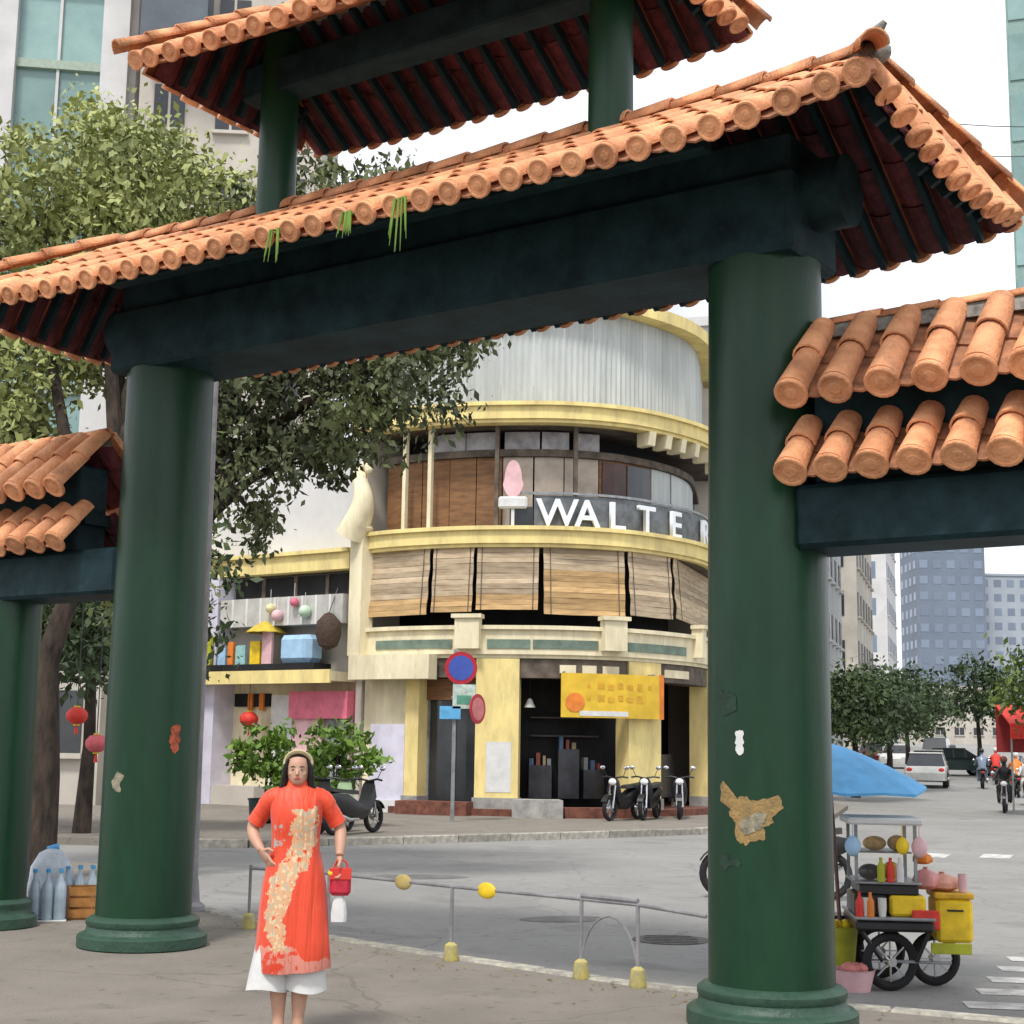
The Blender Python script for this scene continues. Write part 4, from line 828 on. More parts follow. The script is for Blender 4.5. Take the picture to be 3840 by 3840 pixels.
# ================================================================== BARRIER RAIL
rl = thing('pipe_barrier', 'low thin pipe barrier with yellow posts along the kerb', 'barrier')
rp = [(-2.3, 13.95), (-1.5, 13.15), (-0.42, 12.12), (0.55, 11.30), (0.93, 10.95), (1.36, 10.55)]
MB().tube([(x, y, 0.56 - 0.03 * (i in (0, 5))) for i, (x, y) in enumerate(rp)], 0.0135, 8).build('top_rail', M_pole, rl, True)
MB().tube([(x, y, 0.585) for x, y in rp[3:5]], 0.019, 8).build('rail_sleeve', M_pole, rl, True)
for i, (x, y) in enumerate(rp[:5]):
    MB().tube([(x, y, 0.0), (x, y, 0.56)], 0.014, 8).build('post', M_pole, rl, True)
    if i != 1: MB().lathe([(0.058, 0), (0.062, 0.015), (0.048, 0.12), (0.022, 0.14)], 12).build('post_foot', mat('worn_yellow', (0.50, 0.42, 0.10), 0.8, 0.25, 14, col2=(0.3, 0.27, 0.16)), rl, True, loc=(x, y, 0))
for t_, k in ((0.62, 1), (0.28, 2)):
    a, b = Vector((*rp[k], 0.555)), Vector((*rp[k + 1], 0.555)); q = a.lerp(b, t_); MB().ell((0, 0, 0), (0.10, 0.025, 0.062), 14, 8).build('yellow_tag', M_yellow if k == 2 else mat('dull_yellow', (0.5, 0.38, 0.14), 0.7), rl, True, loc=q, rotz=-0.75)
m = MB()
for k in range(13): a = math.pi * k / 12; 
m.tube([(0.55 + 0.38 * 0.5 + 0.19 * math.cos(math.pi * k / 12), 11.30 - 0.35 * 0.5 - 0.175 * math.cos(math.pi * k / 12), 0.06 + 0.40 * math.sin(math.pi * k / 12)) for k in range(13)], 0.009, 6); m.build('hoop', M_pole, rl, True)

# grey post beside the left column
gp_ = thing('steel_post', 'slim grey post standing just behind the left gate column', 'post', (-3.13, 15.35, ROAD_Z + 0.12))
MB().lathe([(0.085, 0), (0.07, 1.5), (0.058, 5.75)], 16).build('shaft', M_pole, gp_, True); MB().lathe([(0.16, 0), (0.16, 0.05), (0.11, 0.09), (0.09, 0.3)], 16).build('base', M_pole, gp_, True)

# ================================================================== TRAFFIC SIGN POST
sp = thing('traffic_sign', 'grey pole with round blue red signs before the corner shop', 'sign', (-1.20, 33.6, 0))
MB().tube([(0, 0, 0), (0, 0, 3.75)], 0.045, 10).build('pole', M_steel, sp, True)
def rsign(x, z, r, rim, face, nm, y=-0.07):
    o = MB().lathe([(r * 0.1, 0), (r, 0), (r, 0.02), (r * 0.1, 0.02)], 28).build(nm, rim, sp); o.matrix_local = Matrix.Translation((x, y, z)) @ Matrix.Rotation(R(90), 4, 'X')
    f_ = MB().lathe([(0.002, 0.021), (r * 0.76, 0.021), (r * 0.76, 0.028), (0.002, 0.029)], 28).build('face', face, o); return o
M_sb = mat('sign_blue', (0.05, 0.09, 0.38), 0.4, 0.08); M_sr = mat('sign_red', (0.42, 0.02, 0.04), 0.4, 0.08)
rsign(0.13, 3.34, 0.36, M_sr, M_sb, 'round_sign'); o = rsign(0.52, 2.55, 0.33, M_sr, mat('sign_pink', (0.6, 0.18, 0.18), 0.4), 'round_sign', -0.02); o.matrix_local = Matrix.Translation((0.50, 0.0, 2.45)) @ Matrix.Rotation(R(60), 4, 'Z') @ Matrix.Rotation(R(90), 4, 'X')
MB().box(-0.04, 0.46, -0.10, -0.06, 2.45, 2.98).build('plate', mat('sign_mint', (0.52, 0.62, 0.55), 0.5, 0.2, 8), sp); MB().box(0.05, 0.37, -0.11, -0.101, 2.55, 2.74).build('plate_print', mat('sign_green', (0.10, 0.30, 0.22), 0.5), sp)
MB().box(-0.32, 0.14, -0.10, -0.06, 2.22, 2.50).build('blue_plate', mat('plate_blue', (0.12, 0.42, 0.72), 0.5), sp)
for z in (3.34, 2.7, 2.36): MB().box(-0.07, 0.07, -0.06, 0.05, z - 0.02, z + 0.02).build('bracket', M_steel, sp)

# ================================================================== VENDOR CART
ct = thing('vendor_cart', 'street vendor cart with glass showcase and yellow boxes beside the right column', 'cart', (3.02, 11.95, ROAD_Z), R(-6))
def wheel_at(x, y, r, yaw):
    n = 28; w = MB(); rr = []
    for j in range(9):
        a = 2 * math.pi * j / 8; rr.append([((r - 0.035 + 0.035 * math.cos(a)) * math.cos(2 * math.pi * k / n), 0.035 * math.sin(a), (r - 0.035 + 0.035 * math.cos(a)) * math.sin(2 * math.pi * k / n)) for k in range(n)])
    w.loft(rr, False, False); wh = w.build('wheel', M_rub, ct, True, loc=(x, y, r), rotz=yaw); rm = MB().tube([(0, -0.05, 0), (0, 0.05, 0)], 0.035, 12)
    for k in range(8): rm.box(-0.006, 0.006, -0.008, 0.008, 0.02, r - 0.05, Matrix.Rotation(k * math.pi / 4, 4, 'Y'))
    rm.build('spokes', M_chrome, wh)
wheel_at(-0.10, -0.20, 0.215, R(12)); wheel_at(0.28, 0.12, 0.205, R(12)); wheel_at(-0.10, 0.42, 0.215, R(12))
MB().bevbox(-0.36, 0.22, -0.30, 0.55, 0.44, 0.52, 0.02).build('platform', M_black, ct); MB().bevbox(-0.37, 0.23, -0.31, 0.56, 0.522, 0.545, 0.008).build('platform_top', M_steel, ct)
for x in (-0.32, 0.18): MB().tube([(x, -0.26, 0.44), (x * 0.5, -0.22, 0.22)], 0.018, 8).build('strut', M_black, ct)
MB().tube([(-0.3, -0.2, 0.215), (0.35, -0.2, 0.215)], 0.012, 6).build('axle', M_steel, ct)
MB().bevbox(-0.10, 0.17, -0.24, 0.3, 0.548, 0.70, 0.02).build('yellow_box', M_yellow, ct); MB().bevbox(0.25, 0.52, -0.2, 0.2, 0.36, 0.68, 0.025).build('yellow_box', M_yellow, ct); MB().bevbox(0.24, 0.53, -0.21, 0.21, 0.682, 0.725, 0.01).build('box_lid', mat('lid_amber', (0.70, 0.40, 0.02), 0.5, 0.2, 7), ct); MB().tube([(0.33, -0.215, 0.60), (0.33, -0.235, 0.60), (0.44, -0.235, 0.60), (0.44, -0.215, 0.60)], 0.008, 6).build('box_handle', M_black, ct)
MB().bevbox(0.06, 0.26, -0.275, -0.245, 0.46, 0.60, 0.008).build('red_panel', M_red, ct); MB().bevbox(0.20, 0.50, -0.22, -0.205, 0.28, 0.36, 0.005).build('lime_strip', M_lime, ct)
MB().bevbox(-0.32, 0.12, -0.22, 0.34, 0.702, 0.78, 0.01).build('counter', M_black, ct); MB().bevbox(-0.36, 0.14, -0.26, 0.36, 0.782, 0.80, 0.006).build('counter_top', M_steel, ct)
MB().bevbox(-0.36, -0.12, -0.22, 0.3, 0.548, 0.70, 0.01).build('cupboard', M_black, ct)
for x in (-0.34, 0.10):
    for y in (-0.22, 0.30): MB().box(x - 0.012, x + 0.012, y - 0.012, y + 0.012, 0.802, 1.22).build('showcase_post', M_steel, ct)
MB().bevbox(-0.40, 0.16, -0.28, 0.36, 1.222, 1.275, 0.015).build('showcase_roof', M_white, ct)
for (a, b, c, d) in ((-0.328, 0.088, -0.222, -0.218), (-0.328, 0.088, 0.298, 0.302)): MB().box(a, b, c, d, 0.803, 1.22).build('glass_pane', M_clear, ct)
MB().bevbox(-0.32, 0.08, -0.20, 0.28, 1.01, 1.02, 0.003).build('glass_shelf', M_steel, ct)
food = [('bread_loaf', 'golden bread loaf in the showcase of the vendor cart, left', -0.18, 1.02, (0.09, 0.07, 0.055), mat('bread', (0.55, 0.34, 0.12), 0.7, 0.25, 20)), ('bread_loaf', 'golden bread loaf in the showcase of the vendor cart, right', -0.01, 1.02, (0.075, 0.07, 0.06), mat('bread', (0.55, 0.34, 0.12), 0.7)), ('melon', 'yellow melon on the lower level of the vendor showcase', -0.06, 0.80, (0.07, 0.07, 0.07), M_yellow), ('steel_pot', 'dark pot at the left of the vendor showcase', -0.22, 0.80, (0.09, 0.09, 0.06), M_black)]
cm = Matrix.Translation((3.02, 11.95, ROAD_Z)) @ Matrix.Rotation(R(-6), 4, 'Z')
for nm, lab, x, z, r, mt in food:
    o = MB().ell((0, 0, r[2]), r, 14, 9).build(nm, mt, None, True); o.matrix_world = cm @ Matrix.Translation((x, -0.05, z)); tag(o, lab, 'food' if nm != 'steel_pot' else 'pot')
bags = [(0.20, -0.05, 0.74, 0.10, 0.13, mat('bag_rose', (0.66, 0.28, 0.26), 0.55), 'rose plastic bag of goods hung on the right of the cart'), (0.33, 0.0, 0.73, 0.12, 0.11, mat('bag_salmon', (0.74, 0.36, 0.26), 0.55), 'salmon plastic bag at the right end of the cart'), (0.19, 0.05, 0.92, 0.07, 0.08, M_orange, 'small orange packet above the rose bag')]
for i, (x, y, z, r, h, mt, lab) in enumerate(bags):
    m = MB(); n = 16; g = random.Random(i); rr = []
    for k, (f, zz) in enumerate(((0.7, 0), (1.05, 0.22), (1.08, 0.55), (0.85, 0.88), (0.42, 1.08), (0.14, 1.16), (0.2, 1.26))): rr.append([(r * f * (1 + 0.12 * math.sin(3 * a + k) + 0.06 * math.sin(8 * a + 2 * k)) * math.cos(a), r * f * (1 + 0.12 * math.sin(4 * a)) * math.sin(a), h * zz) for a in np.linspace(0, 2 * math.pi, n, endpoint=False)])
    m.loft(rr); o = m.build('plastic_bag', mt, None, True); o.matrix_world = cm @ Matrix.Translation((x, y, z)); tag(o, lab, 'bag')
for k in range(5):
    o = MB().lathe([(0.028, 0), (0.03, 0.01), (0.03, 0.11), (0.012, 0.15), (0.012, 0.18)], 12).build('sauce_bottle', [M_red, M_orange, M_lime, M_red, M_white][k], None, True); o.matrix_world = cm @ Matrix.Translation((-0.30 + 0.07 * k, -0.24, 0.546 if k < 2 else 0.80)) if k >= 2 else cm @ Matrix.Translation((-0.33 + 0.08 * k, -0.28, 0.546)); tag(o, ['red sauce bottle at the left front of the cart platform', 'orange sauce bottle on the front of the cart platform', 'lime sauce bottle on the showcase counter', 'red sauce bottle on the showcase counter', 'white sauce bottle on the showcase counter'][k], 'bottle', 'sauce bottles on the cart')
for k in range(3):
    t = thing('paper_cups', ['left stack of white cups on the cart platform', 'right stack of white cups on the cart platform', 'right stack of pale pink cups on the cart'][k], 'cups', group='cup stacks on the cart'); t.matrix_world = cm @ Matrix.Translation(((-0.28, -0.16, 0.46)[k], (-0.262, -0.262, -0.12)[k], (0.546, 0.546, 0.727)[k]))
    for q in range(4): MB().lathe([(0.026, q * 0.022), (0.034, q * 0.022 + 0.07), (0.032, q * 0.022 + 0.07), (0.024, q * 0.022 + 0.004)], 12).build('cup', M_white if k < 2 else M_palepink, t, True)
for k, (x, z, r) in enumerate(((0.00, 1.070, 0.05), (0.125, 1.062, 0.06), (-0.37, 1.062, 0.06))):
    o = MB().ell((0, 0, 0), (r, r * 0.7, r * 1.3), 12, 8).tube([(0, 0, r), (0, 0, r + 0.10)], 0.004, 5).build('snack_packet', [M_yellow, M_palepink, M_sky][k], None, True); o.matrix_world = cm @ Matrix.Translation((x, -0.265, z)); tag(o, ['yellow snack packet hung on the showcase front', 'pale pink snack packet hung at the right end of the showcase roof', 'pale blue snack packet hung at the left end of the showcase roof'][k], 'packet', 'snack packets on the cart')
# umbrella of the cart
ub = thing('blue_umbrella', 'light blue vendor umbrella leaning out behind the right column', 'umbrella', (2.62, 12.2, ROAD_Z))
cn = umbrella('c', 0.82, 0.30, 0.0, None, 8).build('canopy', M_blue, ub); UM_ = Matrix.Translation((-0.06, 0.1, 1.84)) @ Matrix.Rotation(R(3), 4, 'Y') @ Matrix.Rotation(R(6), 4, 'X'); cn.matrix_local = UM_
MB().tube([(0.02, 0, 0.0), (-0.02, 0.05, 1.0), (-0.06, 0.1, 1.87)], 0.016, 8).build('pole', mat('pole_brown', (0.16, 0.09, 0.08), 0.6), ub, True)
for k in range(8):
    a = k * math.pi / 4; e = Vector((0.80 * math.cos(a), 0.80 * math.sin(a), -0.295)); m = MB().tube([(0, 0, -0.03), e * 0.5 + Vector((0, 0, 0.02)), e], 0.005, 5); o = m.build('rib', M_steel, ub); o.matrix_local = UM_
# goods on the ground left of the cart
def basket(x, y, r, h, mt, fill, lab):
    t = thing('goods_basket', lab, 'basket', (x, y, ROAD_Z)); MB().lathe([(r * 0.75, 0), (r, h), (r * 1.05, h), (r * 0.95, h - 0.01), (r * 0.7, 0.02)], 18).build('tub', mt, t, True)
    for k in range(9): a = k * 2.4; q = r * 0.55 * math.sqrt(k / 9); MB().ell((q * math.cos(a), q * math.sin(a), h), (r * 0.3, r * 0.3, r * 0.26), 10, 7).build('fruit', fill, t, True)
basket(2.62, 11.75, 0.16, 0.16, M_palepink, mat('rose_fruit', (0.6, 0.2, 0.18), 0.5), 'pink tub of fruit on the road beside the cart'); basket(2.60, 12.25, 0.17, 0.42, M_lime, M_yellow, 'taller lime tub with yellow fruit left of the cart')
stl = thing('plastic_stool', 'dark plastic stool behind the vendor cart', 'stool', (2.72, 12.6, ROAD_Z)); MB().bevbox(-0.15, 0.15, -0.15, 0.15, 0.42, 0.47, 0.02).build('seat', M_black, stl)
for sx in (-1, 1):
    for sy in (-1, 1): MB().tube([(sx * 0.15, sy * 0.15, 0), (sx * 0.11, sy * 0.11, 0.43)], 0.02, 8).build('leg', M_black, stl)

# ================================================================== THINGS BY THE LEFT COLUMN
def bottlepack(x, y, lab, w, h, mt):
    t = thing('bottle_pack', lab, 'pack', (x, y, 0), 0.3, 'packs of bottles by the left columns')
    for i in range(3):
        for j in range(2): 
            b = MB().lathe([(0.05, 0), (0.055, 0.02), (0.055, h * 0.6), (0.045, h * 0.75), (0.018, h * 0.9), (0.018, h)], 12).build('bottle', mt, t, True, loc=((i - 1) * 0.115, (j - 0.5) * 0.115, 0.02)); MB().lathe([(0.022, h), (0.022, h + 0.025)], 10).build('cap', M_blue, b)
    MB().bevbox(-0.18, 0.18, -0.12, 0.12, 0.0, 0.018, 0.005).build('tray', M_white, t)
M_bot = mat('bottle_blue', (0.42, 0.52, 0.60), 0.3, 0.15, 8)
for k, (x, y, lab) in enumerate([(-4.22, 14.3, 'pack of pale blue bottles on the pavement, left of the left column'), (-4.05, 14.75, 'rear pack of pale blue bottles beside the orange crate')]): bottlepack(x, y, lab, 0.3, 0.42, M_bot)
sk_ = thing('white_sack', 'lumpy white blue sack standing behind the bottle packs', 'sack', (-4.32, 14.75, 0)); m = MB(); rr = []
for k, (f, zz) in enumerate(((0.8, 0), (1.05, 0.08), (1.1, 0.25), (0.95, 0.45), (0.6, 0.58), (0.25, 0.62))): rr.append([(0.2 * f * (1 + 0.09 * math.sin(3 * a + k)) * math.cos(a), 0.17 * f * (1 + 0.1 * math.sin(2 * a + k)) * math.sin(a), zz) for a in np.linspace(0, 2 * math.pi, 18, endpoint=False)])
m.loft(rr); m.build('sack_body', mat('sack_white', (0.55, 0.60, 0.66), 0.7, 0.15, 7, 0.4, 20), sk_, True); MB().tube([(-0.05, 0, 0.61), (0.05, 0, 0.64)], 0.03, 8).build('sack_tie', M_blue, sk_)
cr = thing('orange_crate', 'orange brown crate right of the bottle packs', 'crate', (-3.93, 14.55, 0), 0.35)
for z in (0.02, 0.12, 0.22):
    for s in (-1, 1): MB().box(-0.16, 0.16, s * 0.12 - 0.008, s * 0.12 + 0.008, z, z + 0.075).build('slat', mat('crate_orange', (0.42, 0.19, 0.05), 0.7, 0.2, 9), cr); MB().box(s * 0.152 - 0.006, s * 0.152 + 0.006, -0.11, 0.11, z, z + 0.075).build('slat', MATS['crate_orange'], cr)
MB().box(-0.15, 0.15, -0.11, 0.11, 0.0, 0.018).build('crate_floor', MATS['crate_orange'], cr)

# ================================================================== THE WOMAN
pw = thing('person', 'woman in orange red patterned long tunic, white trousers and pale headband', 'person', (-1.21, 8.86, 0), R(4))
acc = MB()
def ering(c, rx, ry, n=20): return [(c[0] + rx * math.cos(2 * math.pi * k / n), c[1] + ry * math.sin(2 * math.pi * k / n), c[2]) for k in range(n)]
acc.loft([ering((0, y, z), rx, ry) for z, rx, ry, y in ((0.80, 0.13, 0.09, 0), (0.86, 0.155, 0.105, 0), (0.94, 0.155, 0.105, 0), (1.05, 0.118, 0.082, 0), (1.14, 0.120, 0.085, -0.004), (1.24, 0.135, 0.095, -0.008), (1.32, 0.145, 0.085, 0.004), (1.37, 0.11, 0.065, 0.012), (1.395, 0.06, 0.052, 0.012), (1.42, 0.047, 0.047, 0.008), (1.47, 0.046, 0.047, 0.0))])
def limb(pts, rads, n=14):      # smooth chain of joints
    P = [Vector(q) for q in pts]; Q = [P[0] * 2 - P[1]] + P + [P[-1] * 2 - P[-2]]; out = []; rr = []
    for i in range(1, len(Q) - 2):
        a, b_, c, d = Q[i - 1:i + 3]
        for k in range(4):
            t = k / 4; out.append(0.5 * ((2 * b_) + (c - a) * t + (2 * a - 5 * b_ + 4 * c - d) * t * t + (3 * b_ - a - 3 * c + d) * t ** 3)); rr.append(rads[i - 1] * (1 - t) + rads[i] * t)
    acc.tube(out + [P[-1]], rr + [rads[-1]], n)
limb([(-0.10, 0.015, 1.345), (-0.150, 0.015, 1.325), (-0.205, 0.04, 1.245), (-0.250, 0.055, 1.17), (-0.232, 0.01, 1.105), (-0.190, -0.04, 1.045)], [0.055, 0.050, 0.041, 0.035, 0.033, 0.023])
limb([(0.10, 0.015, 1.345), (0.150, 0.015, 1.325), (0.205, 0.04, 1.245), (0.248, 0.05, 1.17), (0.255, 0.0, 1.09), (0.255, -0.045, 1.018)], [0.055, 0.050, 0.041, 0.035, 0.033, 0.023])
limb([(-0.08, 0, 0.86), (-0.082, 0, 0.68), (-0.075, -0.005, 0.48), (-0.07, 0.012, 0.33), (-0.063, 0.012, 0.12), (-0.063, 0.005, 0.05)], [0.095, 0.08, 0.056, 0.056, 0.034, 0.036])
limb([(0.08, 0, 0.86), (0.078, 0, 0.68), (0.062, -0.005, 0.48), (0.056, 0.012, 0.33), (0.047, 0.012, 0.12), (0.047, 0.005, 0.05)], [0.095, 0.08, 0.056, 0.056, 0.034, 0.036])
limb([(-0.063, 0.02, 0.04), (-0.066, -0.05, 0.035), (-0.07, -0.13, 0.02)], [0.034, 0.034, 0.02]); limb([(0.047, 0.02, 0.04), (0.05, -0.05, 0.035), (0.054, -0.13, 0.02)], [0.034, 0.034, 0.02])
# head: egg with chin, nose, lips, brows, ears
hd = MB(); hr = []
for zz, rx, ry, cy in ((1.445, 0.020, 0.022, -0.045), (1.452, 0.036, 0.040, -0.040), (1.470, 0.050, 0.058, -0.030), (1.495, 0.061, 0.072, -0.020), (1.52, 0.067, 0.080, -0.012), (1.55, 0.071, 0.086, -0.006), (1.58, 0.073, 0.089, -0.002), (1.61, 0.071, 0.088, 0.0), (1.64, 0.062, 0.079, 0.003), (1.66, 0.046, 0.060, 0.005), (1.672, 0.022, 0.03, 0.006)):
    hr.append([(rx * math.cos(2 * math.pi * k / 24), cy + ry * math.sin(2 * math.pi * k / 24), zz) for k in range(24)])
hd.loft(hr); hd.tube([(0, -0.083, 1.565), (0, -0.096, 1.54), (0, -0.103, 1.523), (0, -0.088, 1.515)], [0.007, 0.009, 0.012, 0.008], 8)
hd.ell((0, -0.083, 1.492), (0.022, 0.012, 0.008)); 
for s in (-1, 1): hd.ell((s * 0.073, 0.01, 1.545), (0.010, 0.020, 0.030)); hd.ell((s * 0.038, -0.062, 1.525), (0.02, 0.018, 0.02))
HM = Matrix.Translation((0, 0, 1.412)) @ Matrix.Diagonal((0.88, 0.88, 0.79, 1)) @ Matrix.Translation((0, 0, -1.445))
acc.add([HM @ Vector(q) for q in hd.v], hd.f)
# hands: palm, four curled fingers, thumb
def hand(wrist, d, palmn, side, curl):
    d = Vector(d).normalized(); pn = Vector(palmn); pn = (pn - d * pn.dot(d)).normalized(); sd = d.cross(pn).normalized() * side; w = Vector(wrist)
    rr = []
    for t, hw, th in ((0.0, 0.024, 0.018), (0.03, 0.032, 0.017), (0.065, 0.038, 0.015), (0.085, 0.036, 0.012)):
        c = w + d * t; rr.append([c + sd * hw * math.cos(a) + pn * th * math.sin(a) for a in np.linspace(0, 2 * math.pi, 12, endpoint=False)])
    acc.loft(rr)
    for i, (o_, L) in enumerate(((0.027, 0.062), (0.009, 0.070), (-0.009, 0.066), (-0.026, 0.052))):
        b = w + d * 0.08 + sd * o_; p1 = b + d * L * 0.45; a = curl
        d2 = d * math.cos(a) + pn * math.sin(a); d3 = d * math.cos(2 * a) + pn * math.sin(2 * a); p2 = p1 + d2 * L * 0.33; p3 = p2 + d3 * L * 0.28
        acc.tube([b - d * 0.01, p1, p2, p3], [0.0095, 0.009, 0.0082, 0.006], 8)
    b = w + d * 0.022 + sd * 0.028; p1 = b + (d * 0.5 + sd * 0.8).normalized() * 0.035 + pn * 0.01; p2 = p1 + (d * 0.9 + sd * 0.2 + pn * 0.4).normalized() * 0.032
    acc.tube([b - sd * 0.012, p1, p2], [0.012, 0.0105, 0.007], 8)
hand((-0.196, -0.035, 1.052), (0.55, -0.25, -0.75), (0.6, 0.5, 0.3), 1, 0.35)
hand((0.255, -0.052, 1.012), (0.02, -0.25, -0.95), (-0.8, -0.2, 0.1), -1, 0.8)
tmp = acc.build('sk_all', M_skin); smooth_angle(tmp); rm = tmp.modifiers.new('R', 'REMESH'); rm.mode = 'VOXEL'; rm.voxel_size = 0.0046; sm = tmp.modifiers.new('S', 'SMOOTH'); sm.factor = 0.5; sm.iterations = 2
dg = bpy.context.evaluated_depsgraph_get(); bme = bpy.data.meshes.new_from_object(tmp.evaluated_get(dg)); bpy.data.objects.remove(tmp)
bme.polygons.foreach_set('use_smooth', [True] * len(bme.polygons)); bme.materials.clear(); bme.materials.append(M_skin)
body = bpy.data.objects.new('body', bme); C.objects.link(body); body.parent = pw
for s in (-1, 1):
    MB().ell((s * 0.028, -0.083, 1.556), (0.0125, 0.006, 0.0048), 12, 8).build('eye', mat('eye_white', (0.42, 0.38, 0.36), 0.3), pw, True, mw=HM)
    MB().ell((s * 0.028, -0.0885, 1.556), (0.0062, 0.003, 0.0050), 10, 6).build('iris', M_black, pw, True, mw=HM)
    MB().tube([(s * 0.012, -0.088, 1.573), (s * 0.028, -0.088, 1.579), (s * 0.046, -0.076, 1.573)], [0.003, 0.0036, 0.002], 6).build('eyebrow', M_hair, pw, True, mw=HM)
MB().ell((0, -0.0925, 1.492), (0.021, 0.006, 0.0075), 12, 8).build('lips', mat('lip_red', (0.5, 0.06, 0.06), 0.4), pw, True, mw=HM)
# hair: cap plus long fall behind the shoulders
hm = MB(); rr = []
for zz, rx, ry, cy in ((1.675, 0.03, 0.035, 0.012), (1.668, 0.058, 0.066, 0.012), (1.645, 0.077, 0.086, 0.016), (1.60, 0.087, 0.088, 0.028), (1.55, 0.090, 0.078, 0.045), (1.50, 0.090, 0.062, 0.062), (1.44, 0.098, 0.052, 0.078), (1.36, 0.120, 0.040, 0.098), (1.26, 0.125, 0.034, 0.108), (1.14, 0.105, 0.028, 0.110), (1.06, 0.06, 0.018, 0.108)):
    rr.append([(rx * math.cos(a) * (1 + 0.05 * math.sin(5 * a + zz * 30)), cy + ry * math.sin(a), zz) for a in np.linspace(0, 2 * math.pi, 28, endpoint=False)])
hm.loft(rr); hm.build('hair', M_hair, pw, True, mw=HM)
for s in (-1, 1): MB().tube([(s * 0.062, -0.045, 1.625), (s * 0.083, -0.035, 1.56), (s * 0.086, -0.02, 1.48), (s * 0.096, 0.0, 1.40), (s * 0.105, -0.03, 1.33)], [0.012, 0.02, 0.024, 0.024, 0.006], 10).build('hair_lock', M_hair, pw, True, mw=HM)
# padded headband
nb = 36; hb = MB(); rr = []
for k in range(nb + 1):
    a = math.pi * (-0.02 + 1.04 * k / nb); c = Vector((0.083 * math.cos(a), -0.012 - 0.055 * math.sin(a) ** 2 * 0.9, 1.595 + 0.088 * math.sin(a))); out = Vector((math.cos(a), -0.25, math.sin(a))).normalized(); fw = Vector((0, -1, 0.25)).normalized()
    rr.append([c + out * 0.017 * math.cos(b) + fw * 0.024 * math.sin(b) for b in np.linspace(0, 2 * math.pi, 10, endpoint=False)])
hb.loft(rr); hb.build('headband', M_gold, pw, True, mw=HM)
# tunic: procedural pale dragon-like band and lower wave print on orange red
md = bpy.data.materials.new('tunic_print'); md.use_nodes = True; nt = md.node_tree; N = nt.nodes; L = nt.links; b = N['Principled BSDF']; b.inputs['Roughness'].default_value = 0.55; b.inputs['Sheen Weight'].default_value = 0.15
def mth(op, a, c=None, d=None):
    n = N.new('ShaderNodeMath'); n.operation = op
    for i, q in enumerate((a, c, d)):
        if q is None: continue
        if isinstance(q, (int, float)): n.inputs[i].default_value = q
        else: L.new(q, n.inputs[i])
    return n.outputs[0]
tc = N.new('ShaderNodeTexCoord'); sx = N.new('ShaderNodeSeparateXYZ'); L.new(tc.outputs['Object'], sx.inputs[0]); X, Y, Z = sx.outputs
nz = N.new('ShaderNodeTexNoise'); nz.inputs['Scale'].default_value = 11; nz.inputs['Detail'].default_value = 7; nz.inputs['Roughness'].default_value = 0.7; L.new(tc.outputs['Object'], nz.inputs['Vector']); NZ = nz.outputs['Fac']
n2 = N.new('ShaderNodeTexVoronoi'); n2.inputs['Scale'].default_value = 38; L.new(tc.outputs['Object'], n2.inputs['Vector'])
n3 = N.new('ShaderNodeTexNoise'); n3.inputs['Scale'].default_value = 24; n3.inputs['Detail'].default_value = 3; L.new(tc.outputs['Object'], n3.inputs['Vector'])
# centre line of the motif: hooks to the right at the chest, sweeps left at the knee, back right at the hem
cx = mth('ADD', mth('MULTIPLY', mth('SINE', mth('MULTIPLY', mth('SUBTRACT', Z, 0.93), 6.2)), 0.075), -0.02)
wd = mth('ADD', 0.064, mth('MULTIPLY', mth('SINE', mth('MULTIPLY', Z, 7.5)), 0.014))
dist = mth('ABSOLUTE', mth('SUBTRACT', mth('ADD', X, mth('MULTIPLY', mth('SUBTRACT', NZ, 0.5), 0.22)), cx))
band_ = mth('MULTIPLY', mth('MULTIPLY', mth('LESS_THAN', dist, wd), mth('GREATER_THAN', n3.outputs['Fac'], 0.36)), mth('MULTIPLY', mth('LESS_THAN', Y, 0.02), mth('MULTIPLY', mth('GREATER_THAN', mth('ADD', Z, mth('MULTIPLY', NZ, 0.16)), 0.58), mth('LESS_THAN', mth('ADD', Z, mth('MULTIPLY', NZ, 0.18)), 1.37))))
wave = mth('MULTIPLY', mth('LESS_THAN', Z, mth('ADD', 0.50, mth('MULTIPLY', mth('SINE', mth('ADD', mth('MULTIPLY', X, 16), mth('MULTIPLY', NZ, 5))), 0.055))), mth('GREATER_THAN', NZ, 0.47))
claw = mth('MULTIPLY', mth('LESS_THAN', mth('ABSOLUTE', mth('SUBTRACT', Z, 1.13)), mth('MULTIPLY', NZ, 0.11)), mth('LESS_THAN', mth('ABSOLUTE', X), 0.12))
def mixc(f, a, c):
    m_ = N.new('ShaderNodeMix'); m_.data_type = 'RGBA'; L.new(f, m_.inputs[0])
    for i, q in ((6, a), (7, c)):
        if isinstance(q, tuple): m_.inputs[i].default_value = (*q, 1)
        else: L.new(q, m_.inputs[i])
    return m_.outputs[2]
base = mixc(NZ, (0.60, 0.034, 0.012), (0.76, 0.080, 0.020))
scal = mixc(mth('GREATER_THAN', n3.outputs['Fac'], 0.56), mixc(mth('GREATER_THAN', n2.outputs['Distance'], 0.42), (0.66, 0.48, 0.29), (0.60, 0.33, 0.17)), (0.46, 0.36, 0.24))
c1 = mixc(wave, base, (0.66, 0.24, 0.18)); c2 = mixc(mth('MULTIPLY', claw, mth('GREATER_THAN', NZ, 0.5)), c1, (0.36, 0.34, 0.30)); c3 = mixc(band_, c2, scal)
L.new(c3, b.inputs['Base Color'])
